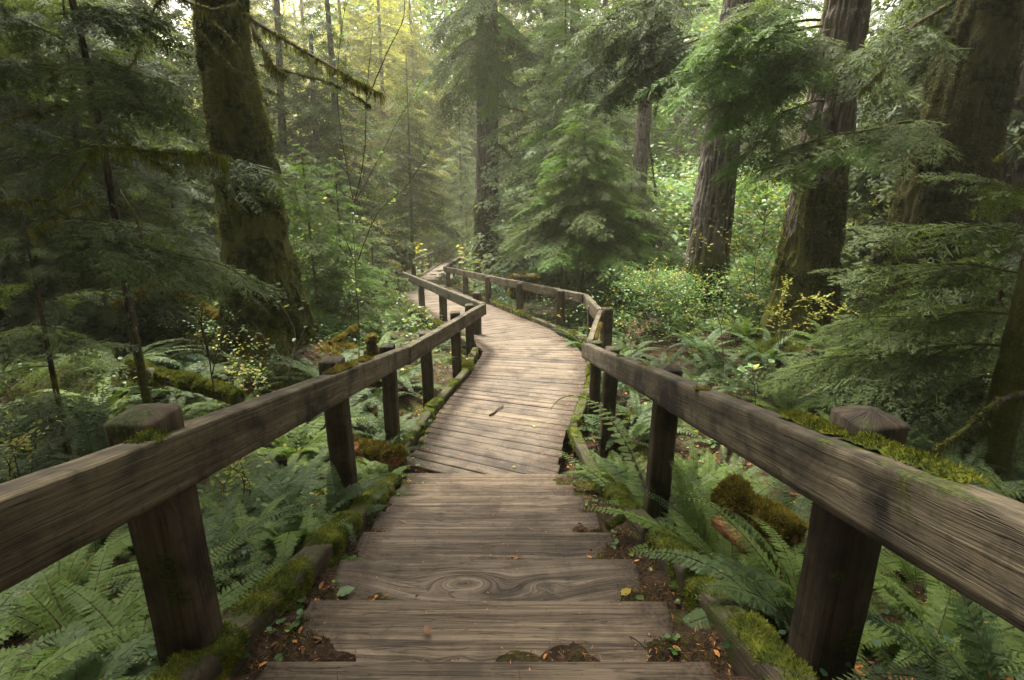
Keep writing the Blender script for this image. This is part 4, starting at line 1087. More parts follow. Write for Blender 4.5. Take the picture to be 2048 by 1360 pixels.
px_limb(T1, [(490, 30), (560, 75), (640, 125), (700, 160), (760, 190)], [8.0, 7.6, 7.3, 7.1, 7.0], .030, .008, lmax=.34, hang=2.0, mat='moss')
px_limb(T1, [(505, 50), (530, 100), (550, 135), (575, 150)], [7.6, 7.4, 7.3, 7.3], .016, .006, lmax=.45, hang=2.2, mat='moss_dark')
px_limb(T1, [(480, 10), (420, 20), (330, -5), (290, 60), (255, 140)], [7.6, 7.2, 7.0, 6.9, 6.8], .02, .006, lmax=.25, hang=1.4, mat='moss_dark', twigs=14)
px_limb(T1, [(520, 130), (600, 150), (680, 175), (740, 215)], [7.6, 7.3, 7.1, 7.0], .012, .003, lmax=.15, hang=.8, mat='moss_dark', twigs=16)
px_limb(T1, [(400, 60), (450, 120), (520, 170), (560, 190)], 7.0, .008, .002, lmax=.1, hang=.5, mat='moss_dark', twigs=22)
px_limb(T1, [(420, 40), (470, 90), (490, 150), (540, 220)], 7.0, .007, .002, lmax=.1, hang=.5, mat='moss_dark', twigs=22)
for a in [[(1000, 55), (1030, 90), (1050, 150), (1070, 190)], [(1000, 30), (1060, 85), (1120, 110), (1180, 100)], [(997, 210), (1060, 228), (1110, 250), (1140, 255)], [(998, 290), (1020, 310), (1040, 340), (1045, 380)]]:
    px_limb(T2, a, [23, 22.4, 22, 22], .05, .012, lmax=.5, hang=.5, mat='moss', far=True)
px_limb(T2, [(955, 325), (990, 318), (1000, 300)], 22.5, .03, .02, lmax=.3, hang=.3, mat='moss_gold', far=True)
for a in [[(1480, 235), (1515, 262), (1545, 285)], [(1483, 250), (1500, 290), (1510, 320)]]:
    px_limb(T3, a, 12, .02, .006, lmax=.2, hang=.5, far=True)
px_limb(T5, [(1900, 10), (1820, 60), (1760, 150), (1720, 190)], [7.8, 7.3, 7, 6.9], .025, .007, lmax=.2, hang=1.0, mat='moss_dark')
px_limb(T5, [(1840, 190), (1800, 250), (1775, 255), (1765, 270)], [8, 7.8, 7.6, 7.5], .012, .005, lmax=.15, hang=.6, mat='moss_dark')
px_limb(T10, [(2090, 230), (2030, 290), (1995, 320)], 6.5, .02, .006, lmax=.15, hang=.8, mat='moss')
px_limb(T6, [(2070, 780), (2000, 800), (1930, 850), (1870, 900)], [4.2, 4.0, 3.9, 3.8], .03, .012, lmax=.16, hang=1.2, mat='moss_dark')
px_limb(T8, [(1300, 50), (1325, 150), (1310, 230)], 16.5, .03, .01, lmax=.25, hang=.6, mat='moss_dark', far=True)
px_limb(T8, [(1292, 250), (1305, 320), (1312, 380)], 16.5, .03, .01, lmax=.3, hang=.9, mat='moss_dark', far=True)
# ---------------------------------------------------------------- the forest further off
FR = np.random.default_rng(2024)
def crown_conifer(seed, H, r, detail='lo', z0=.3, n=60):
    rr = np.random.default_rng(seed); g = Geo(); a = 0
    T = [bough(900 + i, 2.2, detail, droop=[.2, .3, .14][i], wmax=.4) for i in range(3)]
    for i in range(n):
        t = (i + rr.random()) / n; z = H * (z0 + (1 - z0) * t); a += 2.4 + rr.uniform(-.3, .3)
        L = r * (1 - t) ** .7 * rr.uniform(.6, 1.15) + .25
        Mx = Matrix.Translation((0, 0, z)) @ Matrix.Rotation(a, 4, 'Z') @ Matrix.Rotation(rr.uniform(.02, .35), 4, 'Y') @ Matrix.Rotation(rr.uniform(-.3, .3), 4, 'X') @ Matrix.Scale(L / 2.2, 4)
        g.merge(T[i % 3], np.array(Mx))
    return g
def crown_leafy(seed, H, r, n=9000, leaf=.14, z0=.3, clumps=60):
    """loose broadleaf crown: limbs plus leaf sprays in layered drifts"""
    rr = np.random.default_rng(seed); g = Geo(); P = []
    for c in range(clumps):
        t = rr.random() ** .8; z = H * (z0 + (1 - z0) * t); a = rr.uniform(0, 6.28); rad = r * math.sin(min(1, (1 - t) * 1.5 + .15) * math.pi / 2) * rr.uniform(.3, 1)
        e = np.array([math.cos(a) * rad, math.sin(a) * rad, z]); b = np.array([0, 0, max(.2 * H, z - rad * .8)])
        q = spline([b, (b + e) / 2 + [0, 0, .1 * rad], e], 7)
        g.merge(tube(q, np.linspace(.035, .008, 7) * H / 8, 3), mat=1)
        m = int(n / clumps); s = r * rr.uniform(.12, .34)
        o = rr.normal(0, 1, (m, 3)) * [s, s, s * .35]
        P.append(e * [1, 1, 1] + o)
    P = np.concatenate(P); k = len(P)
    g.merge(blades(P, np.stack([rr.normal(size=k), rr.normal(size=k), rr.normal(-.3, .4, k)], -1), np.stack([rr.normal(0, .5, k), rr.normal(0, .5, k), np.ones(k)], -1),
                   leaf * rr.uniform(.5, 1.3, k), leaf * .7 * rr.uniform(.5, 1.2, k), rr.random(k), .5), mat=0)
    return g
CG = {}
def crown_mesh(kind, v, needle):
    key = (kind, v)
    if key not in CG:
        CG[key] = {'con': lambda: crown_conifer(50 + v, 14, 3.0, 'lo', .05, 95), 'con_mid': lambda: crown_conifer(70 + v, 9, 2.4, 'lo', .04, 80),
                   'leaf': lambda: crown_leafy(90 + v, 10, 3.8, 20000, .19, .06, 110), 'bush': lambda: crown_leafy(120 + v, 2.6, 1.5, 5200, .10, .04, 60)}[kind]()
    mk = key + (needle,)
    if mk not in CG: CG[mk] = CG[key].mesh('crown_' + kind, [M[needle], M['bark_thin'] if kind != 'bush' else M['twig']])
    return CG[mk]
TRK = {}
def far_trunk(v, mat):
    if (v, mat) not in TRK:
        g, _, _ = trunk_geo((0, 0, -.5), (0, 0, 24), .30, .12, 200 + v, seg=20, rows=60, ridge=.03, nr=12, bend=.5)
        TRK[(v, mat)] = g.mesh('far_trunk', M[mat])
    return TRK[(v, mat)]
def wood(name, phrase, place, x, y, H, kind, needle, mat='bark_far', r=1.0, group=None, z0=None, tw=1.0):
    z = gz(x, y); base = {'con': 14, 'con_mid': 9, 'leaf': 10, 'bush': 2.6}[kind]; s = H / base
    t = bpy.data.objects.new(name, None); link(t); t.location = (x, y, z); t.rotation_euler = (0, 0, FR.uniform(0, 6.28)); tag(t, None, 'tree' if kind != 'bush' else 'shrub', group)
    t['label'] = phrase
    v = int(FR.integers(0, 3))
    c = obj('crown' if kind != 'bush' else 'foliage', crown_mesh(kind, v, needle), t); c.scale = (s * r, s * r, s)
    if kind != 'bush':
        k = obj('trunk', far_trunk(v, mat), t); k.scale = (tw * s * .5, tw * s * .5, H * (1.0 if kind.startswith('con') else .8) / 24); k.rotation_euler = (FR.uniform(-.02, .02), FR.uniform(-.02, .02), 0)
    later(t, phrase, place, (x, y, z + H * .4)); return t
def xat(px, d): return at_y(px, 400, d)[0]
ZONES = [(0, 420, 'behind the left edge'), (420, 700, 'behind the huge mossy trunk'), (700, 900, 'above the left end of the boardwalk'), (900, 1080, 'behind the grey trunk at the bend'),
         (1080, 1340, 'behind the dense young hemlock'), (1340, 1560, 'behind the grey furrowed trunk'), (1560, 1760, 'behind the reddish trunk'), (1760, 2100, 'behind the massive right trunk')]
def zone(x, y, z):
    px = project((x, y, z))[0]
    for a, b, s in ZONES:
        if px < b: return s
    return ZONES[-1][2]
def scatter(n, pxr, dr, phrase, name, kind, needles, Hr, r=(.9, 1.2), group=None, mat='bark_far', tw=1.0, avoid=1.4):
    done = []; tries = 0
    while len(done) < n and tries < n * 30:
        tries += 1
        d = math.sqrt(FR.uniform(dr[0] ** 2, dr[1] ** 2)); px = FR.uniform(*pxr); x = xat(px, d)
        if float(inside_dist(np.array([x]), np.array([d]))[0]) < avoid: continue
        if any((x - a) ** 2 + (d - b) ** 2 < (d * .045) ** 2 for a, b in done): continue
        done.append((x, d)); H = FR.uniform(*Hr)
        wood(name, phrase, zone(x, d, gz(x, d) + H * .4), x, d, H, kind, str(FR.choice(needles)), mat, FR.uniform(*r), group, tw=tw)
# darker conifers closing the two sides
scatter(9, (-260, 400), (9, 15), 'dark conifer with dense low boughs', 'hemlock_tree', 'con_mid', ['needle_dark', 'needle'], (9, 14), (.8, 1.1), 'dark conifers closing off the left of the view', 'bark_thin', 1.2, 2.5)
scatter(11, (-150, 400), (15, 30), 'tall dark conifer', 'hemlock_tree', 'con', ['needle_dark', 'needle'], (16, 24), (.9, 1.2), 'dark conifers closing off the left of the view', 'bark_grey', 1.3, 2.5)
scatter(5, (430, 680), (13, 22), 'mid green conifer', 'hemlock_tree', 'con_mid', ['needle'], (8, 13), (.9, 1.1), 'conifers behind the huge mossy trunk', 'bark_grey', 1.1, 2.0)
scatter(8, (1750, 2300), (10, 16), 'dark conifer with dense low boughs', 'hemlock_tree', 'con_mid', ['needle_dark', 'needle'], (9, 14), (.8, 1.1), 'dark conifers closing off the right of the view', 'bark_thin', 1.2, 2.5)
scatter(9, (1700, 2200), (17, 30), 'tall dark conifer', 'hemlock_tree', 'con', ['needle_dark', 'needle'], (16, 24), (.9, 1.2), 'dark conifers closing off the right of the view', 'bark_grey', 1.3, 2.5)
scatter(4, (1060, 1300), (20, 28), 'mid green conifer', 'hemlock_tree', 'con_mid', ['needle_blue', 'needle_bright'], (10, 16), (.9, 1.2), 'conifers behind the dense young hemlock', 'bark_grey', 1.2, 2.0)
# pale far wood
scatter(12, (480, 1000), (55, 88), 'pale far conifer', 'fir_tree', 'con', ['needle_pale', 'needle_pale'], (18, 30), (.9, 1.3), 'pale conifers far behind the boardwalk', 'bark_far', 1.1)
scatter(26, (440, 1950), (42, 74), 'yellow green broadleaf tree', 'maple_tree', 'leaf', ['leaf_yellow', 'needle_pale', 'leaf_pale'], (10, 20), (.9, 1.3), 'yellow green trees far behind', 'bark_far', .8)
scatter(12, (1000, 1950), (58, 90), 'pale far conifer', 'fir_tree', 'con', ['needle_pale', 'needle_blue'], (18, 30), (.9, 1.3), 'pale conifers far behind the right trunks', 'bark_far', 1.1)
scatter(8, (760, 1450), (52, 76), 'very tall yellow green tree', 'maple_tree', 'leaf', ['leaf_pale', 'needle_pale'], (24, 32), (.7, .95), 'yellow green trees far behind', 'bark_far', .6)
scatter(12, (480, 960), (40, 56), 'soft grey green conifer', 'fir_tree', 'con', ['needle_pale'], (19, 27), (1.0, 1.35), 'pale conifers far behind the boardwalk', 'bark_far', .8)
# thickets
scatter(52, (1240, 1900), (15, 44), 'yellow green leafy thicket', 'leafy_shrub', 'bush', ['leaf_yellow', 'leaf_pale', 'leaf_green'], (2.2, 4.8), (.9, 1.5), 'yellow green thickets')
scatter(40, (560, 1240), (17, 60), 'yellow green leafy thicket', 'leafy_shrub', 'bush', ['leaf_yellow', 'leaf_green'], (1.6, 3.4), (.9, 1.5), 'yellow green thickets', avoid=1.8)
scatter(14, (60, 590), (9, 17), 'green leafy shrub', 'leafy_shrub', 'bush', ['leaf_green', 'leaf_pale', 'leaf_dark'], (1.0, 2.2), (.9, 1.4), 'green shrubs', avoid=1.3)
scatter(10, (1230, 1750), (10.5, 14), 'green leafy shrub', 'leafy_shrub', 'bush', ['leaf_green', 'leaf_dark', 'leaf_green'], (.9, 1.6), (.9, 1.4), 'green shrubs', avoid=1.3)

# the forest mass far behind everything and around the walk
def far_mass():
    """sheets of foliage clumps standing deep in the distance: one uncountable wood"""
    rr = np.random.default_rng(8); base = [crown_conifer(300 + i, 22, 4.6, 'lo', .05, 30) for i in range(2)]
    g = Geo()
    for k in range(50):
        x = rr.uniform(-110, 125); y = rr.uniform(95, 150) + abs(x) * .1; s = rr.uniform(1.2, 1.9)
        if False: pass
        Mx = Matrix.Translation((x, y, gz(x, y) - 1)) @ Matrix.Rotation(rr.uniform(0, 6.28), 4, 'Z') @ Matrix.Diagonal((s * 1.6, s * 1.6, s, 1))
        g.merge(base[k % 2], np.array(Mx))
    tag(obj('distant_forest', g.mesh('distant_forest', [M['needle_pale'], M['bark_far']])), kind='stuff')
far_mass()

# overhead canopy: unseen boughs added to darken the near ground and corners
def shade_canopy():
    rr = np.random.default_rng(18); T = [bough(930 + i, 2.2, 'lo', droop=.25, wmax=.42) for i in range(3)]; g = Geo()
    def put(x, y, z, L, a):
        Mx = Matrix.Translation((x, y, z)) @ Matrix.Rotation(a, 4, 'Z') @ Matrix.Rotation(rr.uniform(0, .3), 4, 'Y') @ Matrix.Rotation(rr.uniform(-.4, .4), 4, 'X') @ Matrix.Scale(L / 2.2, 4)
        g.merge(T[int(rr.integers(0, 3))], np.array(Mx))
    for k in range(360):
        x = rr.uniform(-14, 14); y = rr.uniform(-12, 7); z = rr.uniform(7.0, 13)
        gx, gy = x + (z - 1) * .244, y - (z - 1) * .523
        if gy > .6 and abs(gx - .05) < .75 + .36 * gy: continue                  # left open along the sun's direction so the walk stays lit
        if z < EYE + y * .34 + 1.5 and y > 0: continue                           # stays above the view
        put(x, y, z, rr.uniform(2.5, 4.2), rr.uniform(0, 6.28))
    for k in range(220):                                                         # low unseen boughs added behind and beside the standing point to block light
        a = rr.uniform(math.pi * .93, math.pi * 2.07); d = rr.uniform(5.0, 11)
        put(math.cos(a) * d, math.sin(a) * d - .5, rr.uniform(1.2, 8), rr.uniform(2.2, 3.6), rr.uniform(0, 6.28))
    return g
tag(obj('shade_canopy_foliage', shade_canopy().mesh('shade_canopy_foliage', [M['needle_dark'], M['bark_thin']])), kind='stuff')
# ---------------------------------------------------------------- ferns
def frond(rng, L, az, e0=1.15, e1=-.5, pmax=.085, npair=24, lobes=5, w=.30, crook=1.0):
    """one arching frond from the origin; returns Geo (0 green, 1 stalk)"""
    n = 26; s = np.linspace(0, 1, n)
    el = e0 + (e1 - e0) * s ** crook
    st = np.stack([np.cos(el), np.zeros(n), np.sin(el)], -1) * (L / n)
    st[:, 1] += np.sin(s * 3 + rng.uniform(0, 6)) * L / n * .10
    P = np.cumsum(st, 0); P -= P[0]
    ca, sa = math.cos(az), math.sin(az)
    Rz = np.array([[ca, -sa, 0], [sa, ca, 0], [0, 0, 1]]); P = P @ Rz.T
    T = unit(np.gradient(P, axis=0)); side0 = Rz @ np.array([0, 1.0, 0]); roll = rng.uniform(-.35, .35)
    g = Geo(); g.merge(tube(P[::3], np.linspace(.0032, .0008, len(P[::3])) * (L / .7), 3, .4), mat=1)
    t = np.linspace(.13, .985, npair)
    X = np.stack([np.interp(t, s, P[:, k]) for k in range(3)], -1); Tt = unit(np.stack([np.interp(t, s, T[:, k]) for k in range(3)], -1))
    pl = pmax * np.minimum(1, (t - .05) / .22) ** .7 * np.clip(1 - t, 0, 1) ** .62 * 1.55
    B, D, N, LL, rr = [], [], [], [], []
    for sg in (1, -1):
        sd = unit(side0 * sg - Tt * (Tt @ (side0 * sg))[:, None]); nn = unit(np.cross(Tt, sd)) * sg
        sd = unit(sd + nn * (-.22 + roll * sg * .5) + rng.normal(0, .06, sd.shape))
        d = unit(sd * .93 + Tt * .34); B.append(X); D.append(d); N.append(nn + rng.normal(0, .12, nn.shape)); LL.append(pl * rng.uniform(.88, 1.08, npair)); rr.append(rng.uniform(0, 1, npair) * .5)
    B, D, N, LL, rr = map(np.concatenate, (B, D, N, LL, rr))
    if lobes <= 1:
        g.merge(blades(B, D, N, LL, LL * w * 1.1, rr, .35), mat=0)
    else:
        g.merge(blades(B, D, N, LL, LL * w * .62, rr, .3), mat=0)
        S = unit(np.cross(D, N))
        for k in range(lobes):
            u = .06 + .78 * k / lobes
            for sg in (1, -1):
                q = B + D * (LL * u)[:, None] + rng.normal(0, .0006, B.shape); dd = unit(D * .72 + S * sg)
                g.merge(blades(q, dd, N + rng.normal(0, .15, N.shape), LL * w * 1.0 * (1 - u * .62), LL * .21 * (1 - u * .3), rr + .1 * rng.random(len(rr)), .5), mat=0)
    return g
def fern_geo(seed, nf=13, L=.75, lobes=5, npair=24, spread=1.0, w=.3, pmax=.09, low=.25):
    rng = np.random.default_rng(seed); g = Geo()
    for i in range(nf):
        az = i * 2.4 + rng.uniform(-.3, .3); inner = rng.random()
        l = L * rng.uniform(.7, 1.15)
        g.merge(frond(rng, l, az, rng.uniform(.75, 1.25) - (.35 if inner < .3 else 0), rng.uniform(-.75, -.05) * spread, pmax * l / .75 * rng.uniform(.9, 1.15), npair, lobes, w, rng.uniform(.9, 1.5)))
    return g
FG = {}
def fern_mesh(detail, v, mat):
    k = (detail, v)
    if k not in FG:
        FG[k] = fern_geo(300 + v, [15, 17, 13, 16][v], .78, 5 if detail == 'hi' else 1, [34, 28, 36, 30][v] if detail == 'hi' else 24, 1, [.20, .27, .17, .24][v], [.060, .075, .055, .070][v])
    if k + (mat,) not in FG: FG[k + (mat,)] = FG[k].mesh('fern_' + detail, [M[mat], M['twig']])
    return FG[k + (mat,)]
MARKS = [((-1.04, 1.42), 'the near left railing post'), ((-1.21, 3.5), 'the second left railing post'), ((-1.31, 5.5), 'the left railing joint'), ((1.01, 1.42), 'the near right railing post'),
         ((1.03, 3.4), 'the second right railing post'), ((1.05, 6.0), 'the paired right railing posts'), ((-4.2, 8.2), 'the huge mossy left trunk'), ((5.1, 9.6), 'the reddish trunk'), ((4.5, 12.6), 'the grey furrowed trunk'),
         ((6.6, 8.8), 'the massive right trunk'), ((-1.6, 10.5), 'the left railing bend'), ((1.4, 10), 'the right railing corner'), ((-3.3, 5.4), 'the slim dark stem'), ((4.0, 4.3), 'the right edge trunk'),
         ((-4.2, 4.9), 'the left edge hemlock'), ((-1.0, 23.5), 'the grey trunk at the far bend'), ((-4.4, 22), 'the far left railing corner'), ((2.1, 12.6), 'the dense young hemlock')]
def place_of(x, y):
    dd = [math.hypot(x - a, (y - b) * .8) for (a, b), _ in MARKS]; i = int(np.argmin(dd)); (a, b), s = MARKS[i]
    rel = 'beyond' if y - b > abs(x - a) else 'in front of' if b - y > abs(x - a) else 'beside'
    return rel + ' ' + s
FERNS = []
def put_fern(x, y, s, detail, mat, rng, tilt=.12, z=None, v=None):
    v = int(rng.integers(0, 4)) if v is None else v
    o = bpy.data.objects.new('sword_fern', fern_mesh(detail, v, mat)); link(o)
    z = gz(x, y) if z is None else z
    o.location = (x, y, z - .02); o.rotation_euler = (rng.uniform(-tilt, tilt), rng.uniform(-tilt, tilt), rng.uniform(0, 6.28)); o.scale = (s, s, s * rng.uniform(.8, 1.1))
    tag(o, 'x', 'fern', 'sword ferns carpeting the banks')
    ph = ('broad' if s > 1.15 else 'small' if s < .75 else 'arching') + {'fern': ' dark green fern', 'fern_bright': ' bright green fern', 'fern_far': ' light green fern'}[mat]
    later(o, ph, place_of(x, y), (x, y, z + .3)); FERNS.append((x, y, s)); return o
fr = np.random.default_rng(404)
def fern_field(n, xr, yr, sr, detail, mats, gap, dmin=.35, dmax=99):
    k = 0; t = 0
    while k < n and t < n * 40:
        t += 1; x, y = fr.uniform(*xr), fr.uniform(*yr)
        d = float(inside_dist(np.array([x]), np.array([y]))[0])
        if d < dmin or d > dmax: continue
        s = fr.uniform(*sr)
        if any((x - a) ** 2 + (y - b) ** 2 < (gap * (s + c) / 2) ** 2 for a, b, c in FERNS): continue
        if any(math.hypot(x - T['p'][0], y - T['p'][1]) < T['r0'] * 1.25 for T in TREES.values()): continue
        q = project((x, y, gz(x, y) + .2))
        if q[2] < .6 or q[0] < -330 or q[0] > 2400 or q[1] > 1900: continue
        put_fern(x, y, s, detail, str(fr.choice(mats)), fr); k += 1
    return k
fern_field(24, (-2.9, -1.2), (.7, 5), (.7, 1.05), 'hi', ['fern', 'fern_bright', 'fern_bright'], .36, .42)
fern_field(40, (-6, -1.5), (2.0, 7.5), (1.0, 1.6), 'hi', ['fern', 'fern', 'fern_bright'], .55)
fern_field(36, (-8, -1.3), (6.5, 14), (.8, 1.3), 'hi', ['fern', 'fern_bright', 'fern_far'], .65)
fern_field(22, (1.1, 2.8), (.7, 5), (.7, 1.05), 'hi', ['fern', 'fern_bright', 'fern_bright'], .36, .36)
fern_field(44, (1.4, 6.5), (2.0, 8.5), (.95, 1.5), 'hi', ['fern', 'fern', 'fern_bright'], .55)
fern_field(44, (1.3, 8), (7.5, 14), (.9, 1.5), 'hi', ['fern_bright', 'fern_far', 'fern'], .65)
fern_field(46, (-9, 9), (13, 26), (.9, 1.6), 'mid', ['fern_far', 'fern_bright'], .8, .3)
fern_field(24, (-6, 5), (18, 38), (.9, 1.6), 'mid', ['fern_far'], .8, .3, 5)

def special_fern(root, tips, label, mat='fern_bright', pmax=.075, npair=30, w=.32, extra=6, seed=1, L2=.5):
    """a fern whose fronds reach for given world points"""
    rng = np.random.default_rng(seed); root = np.array(root, float); g = Geo()
    for tip in tips:
        v = np.array(tip, float) - root; hd = math.hypot(v[0], v[1]); az = math.atan2(v[1], v[0])
        # arc length and angles: search e0 for the tip height
        best = None
        for e0 in np.linspace(.1, 1.4, 14):
            for e1 in np.linspace(-1.2, .5, 12):
                s = np.linspace(0, 1, 26); el = e0 + (e1 - e0) * s
                cx, cz = np.cos(el).mean(), np.sin(el).mean()
                if cx < .2: continue
                Lq = hd / cx; err = abs(cz * Lq - v[2]) + .12 * abs(Lq / max(np.linalg.norm(v), .01) - 1.12)
                if best is None or err < best[0]: best = (err, e0, e1, Lq)
        _, e0, e1, Lq = best
        g.merge(frond(rng, Lq, az, e0, e1, pmax * rng.uniform(.9, 1.1), npair, 5, w, 1.0))
    for i in range(extra):
        g.merge(frond(rng, L2 * rng.uniform(.7, 1.1), i * 2.4 + rng.uniform(-.4, .4), rng.uniform(.5, 1.2), rng.uniform(-.7, 0), pmax * .85, 24, 5, w))
    o = obj('sword_fern', g.mesh('fern_special', [M[mat], M['twig']])); o.location = root.tolist()
    tag(o, label, 'fern', 'sword ferns carpeting the banks'); FERNS.append((root[0], root[1], .8)); return o
def at_z(px, py, z):
    d = ray(px, py); t = (z - EYE) / d[2]; return np.array([d[0] * t, t, z])
sg = lambda x, y, dz=0: np.array([x, y, gz(x, y) + dz])
for _x, _y, _s in [(-1.14, 2.0, .66), (-1.15, 2.5, .72), (-1.14, 3.9, .68), (-1.22, 4.4, .75), (1.06, 2.15, .7), (1.03, 2.95, .68), (1.0, 4.3, .78), (1.0, 4.9, .72), (1.14, 1.0, .6), (-1.16, .95, .6)]:
    put_fern(_x, _y, _s, 'hi', 'fern_bright' if _s > .65 else 'fern', fr, z=gz(_x, _y) - .03)
special_fern(sg(1.08, 2.62), [at_z(1152, 1008, .95), at_z(1340, 905, 1.15), at_z(1500, 930, 1.1)], 'bright fern arching its long frond over the right edge of the lower treads', pmax=.085, seed=2, extra=7, L2=.55)
special_fern(sg(1.02, 3.35), [at_z(1090, 880, .35), at_z(1120, 810, .40), at_z(1240, 800, .5)], 'fern at the foot of the second right railing post reaching over the boards', 'fern_bright', pmax=.075, seed=3, extra=9, L2=.5)
special_fern(sg(.98, 3.75), [at_z(1105, 955, .25), at_z(1130, 965, .3), at_z(1160, 905, .4)], 'dusty dark fern lying across the right end of the lowest tread', 'fern', pmax=.072, seed=4, extra=6, L2=.45)
special_fern(sg(1.12, 1.75), [at_z(1310, 1275, 1.12), at_z(1240, 1110, 1.10), at_z(1400, 1180, 1.3)], 'large dark green fern drooping over the right timber toward the near treads', 'fern', pmax=.082, seed=5, extra=7, L2=.5)
special_fern(sg(-1.30, 2.75), [at_z(575, 1125, 1.0), at_z(600, 965, 1.2), at_z(470, 940, 1.35)], 'bright fern behind the left rail with one frond hanging toward the mossy timber', 'fern_bright', pmax=.095, seed=6, extra=7, L2=.5)
special_fern(sg(-1.12, 3.1), [at_z(775, 1010, .72), at_z(720, 1080, .9), at_z(650, 900, 1.0)], 'fern under the second left railing post spilling over the mossy timber', 'fern', pmax=.075, seed=7, extra=7, L2=.45)
special_fern(sg(-1.45, 5.0), [at_z(800, 775, .75), at_z(790, 845, .5), at_z(700, 800, .8)], 'light green fern between the second and third left railing posts', 'fern_bright', pmax=.075, seed=8, extra=8, L2=.5)
special_fern(sg(-1.35, 1.3), [at_z(330, 1330, 1.2), at_z(180, 1300, 1.2), at_z(100, 1340, 1.25)], 'dark feathery fern in the lower left corner under the railing', 'fern', pmax=.08, seed=9, extra=4, L2=.5)
special_fern(sg(1.5, 1.55), [at_z(1900, 1240, .95), at_z(1980, 1330, .95), at_z(1780, 1190, 1.1)], 'bright fern frond slanting below the right railing near the lower right corner', 'fern_bright', pmax=.06, seed=10, extra=6, L2=.5)

# ---------------------------------------------------------------- small broadleaf plants and twiggy shrubs
def twig_shrub(root, px_stems, leaves, label, mat='leaf_yellow', leaf=.05, name='twiggy_shrub', r=.006, bark='twig', seed=1, cat='shrub', density=5.0, group=None):
    """stems given as lists of world points; leaves alternate along thin side twigs"""
    rng = np.random.default_rng(seed); root = np.array(root, float)
    t = thing(name, root.tolist(), label, cat, group); g = Geo(); P, D = [], []
    for st in px_stems:
        q = spline(st, 30); q += np.cumsum(rng.normal(0, .0025, q.shape), 0)
        L = np.linalg.norm(np.diff(q, axis=0), axis=1).sum()
        g.merge(tube(q - root, np.linspace(r, r * .3, 30), 5, rng.random()))
        for k in range(int(L * density)):
            i = int(rng.integers(8, 29)); d = unit(unit(q[i] - q[i - 1]) * .6 + rng.normal(0, .55, 3)); l = rng.uniform(.08, .3) * min(1, L * .6)
            s = spline([q[i], q[i] + d * l * .5, q[i] + d * l + [0, 0, -.05 * l]], 6)
            g.merge(tube(s - root, np.linspace(r * .35, r * .15, 6), 3, rng.random()))
            for u in np.linspace(.25, 1, max(1, int(l / .07 * leaves))):
                P.append(s[min(int(u * 5), 5)] - root); D.append(d + rng.normal(0, .6, 3))
        for u in rng.uniform(.3, 1, int(L * leaves * 3)):
            i = min(int(u * 29), 29); P.append(q[i] - root); D.append(rng.normal(0, 1, 3))
    obj('stems', g.mesh('stems', M[bark]), t)
    if P:
        P, D = np.array(P), np.array(D); D[:, 2] *= .35; n = len(P)
        obj('leaves', blades(P, D, np.stack([rng.normal(0, .35, n), rng.normal(0, .35, n), np.ones(n)], -1), leaf * rng.uniform(.6, 1.3, n), leaf * .66 * rng.uniform(.8, 1.2, n), rng.random(n), fold=.12).mesh('leaves', M[mat]), t)
    return t
A = at_y
def stem_px(pts, d): return [A(x, y, dd) for (x, y), dd in zip(pts, d if hasattr(d, '__len__') else [d] * len(pts))]
twig_shrub(A(718, 745, 7.4), [stem_px([(718, 745), (716, 640), (709, 480), (705, 400)], 7.4), stem_px([(709, 405), (728, 310), (735, 180), (745, 60)], 7.3), stem_px([(706, 400), (690, 320), (672, 190), (680, 60), (700, -20)], 7.4),
            stem_px([(712, 400), (750, 330), (800, 230), (850, 150)], [7.4, 7.2, 7.1, 7.0]), stem_px([(716, 520), (755, 425), (810, 370), (850, 310), (862, 290)], [7.4, 7.1, 6.9, 6.8, 6.7]), stem_px([(700, 350), (650, 300), (610, 280)], 7.4),
            stem_px([(735, 200), (770, 110), (805, 30), (800, -30)], 7.2), stem_px([(712, 530), (680, 460), (640, 390)], 7.3)], .30,
           'bare branching shrub with few yellow leaves rising between mossy trunk and boardwalk', 'leaf_pale', .06, r=.008, seed=3, density=5, bark='twig')
twig_shrub(A(1312, 650, 9), [stem_px([(1300, 650), (1304, 580), (1310, 520), (1320, 470), (1335, 430)], 8.8), stem_px([(1308, 560), (1325, 500), (1355, 450), (1375, 400)], 8.8), stem_px([(1306, 620), (1330, 590), (1345, 570)], 8.8)], .1, 'thin pale leafless stem beside the right railing corner', 'leaf_yellow', .04, r=.006, seed=5, bark='twig_pale')
twig_shrub(A(1448, 760, 7.5), [stem_px([(1448, 760), (1440, 640), (1400, 560), (1370, 530)], 7.5), stem_px([(1442, 650), (1455, 570), (1420, 490), (1395, 470)], 7.4), stem_px([(1446, 700), (1480, 600), (1470, 520), (1440, 450)], 7.5),
            stem_px([(1448, 730), (1390, 640), (1350, 600)], 7.3)], 1.1, 'leggy shrub with scattered lime leaves in front of the grey furrowed trunk', 'leaf_yellow', .052, r=.006, seed=7, density=6, bark='twig')
twig_shrub(A(1500, 770, 6.0), [stem_px([(1512, 810), (1506, 740), (1500, 690)], 5.6), stem_px([(1508, 760), (1540, 715)], 5.6), stem_px([(1508, 770), (1480, 720)], 5.6)], 1.2, 'young plant with large pale leaves just outside the right railing', 'leaf_pale', .11, r=.005, seed=9, density=3, bark='twig')
twig_shrub(A(1270, 700, 8.6), [stem_px([(1262, 720), (1265, 670), (1275, 630)], 8.4), stem_px([(1265, 690), (1240, 640)], 8.4), stem_px([(1266, 680), (1300, 635)], 8.4), stem_px([(1264, 700), (1285, 650), (1310, 640)], 8.6)], 3.5, 'dead shrub of curled reddish brown leaves beyond the right railing corner', 'leaf_red', .045, r=.006, seed=11, density=18, bark='twig_pale')
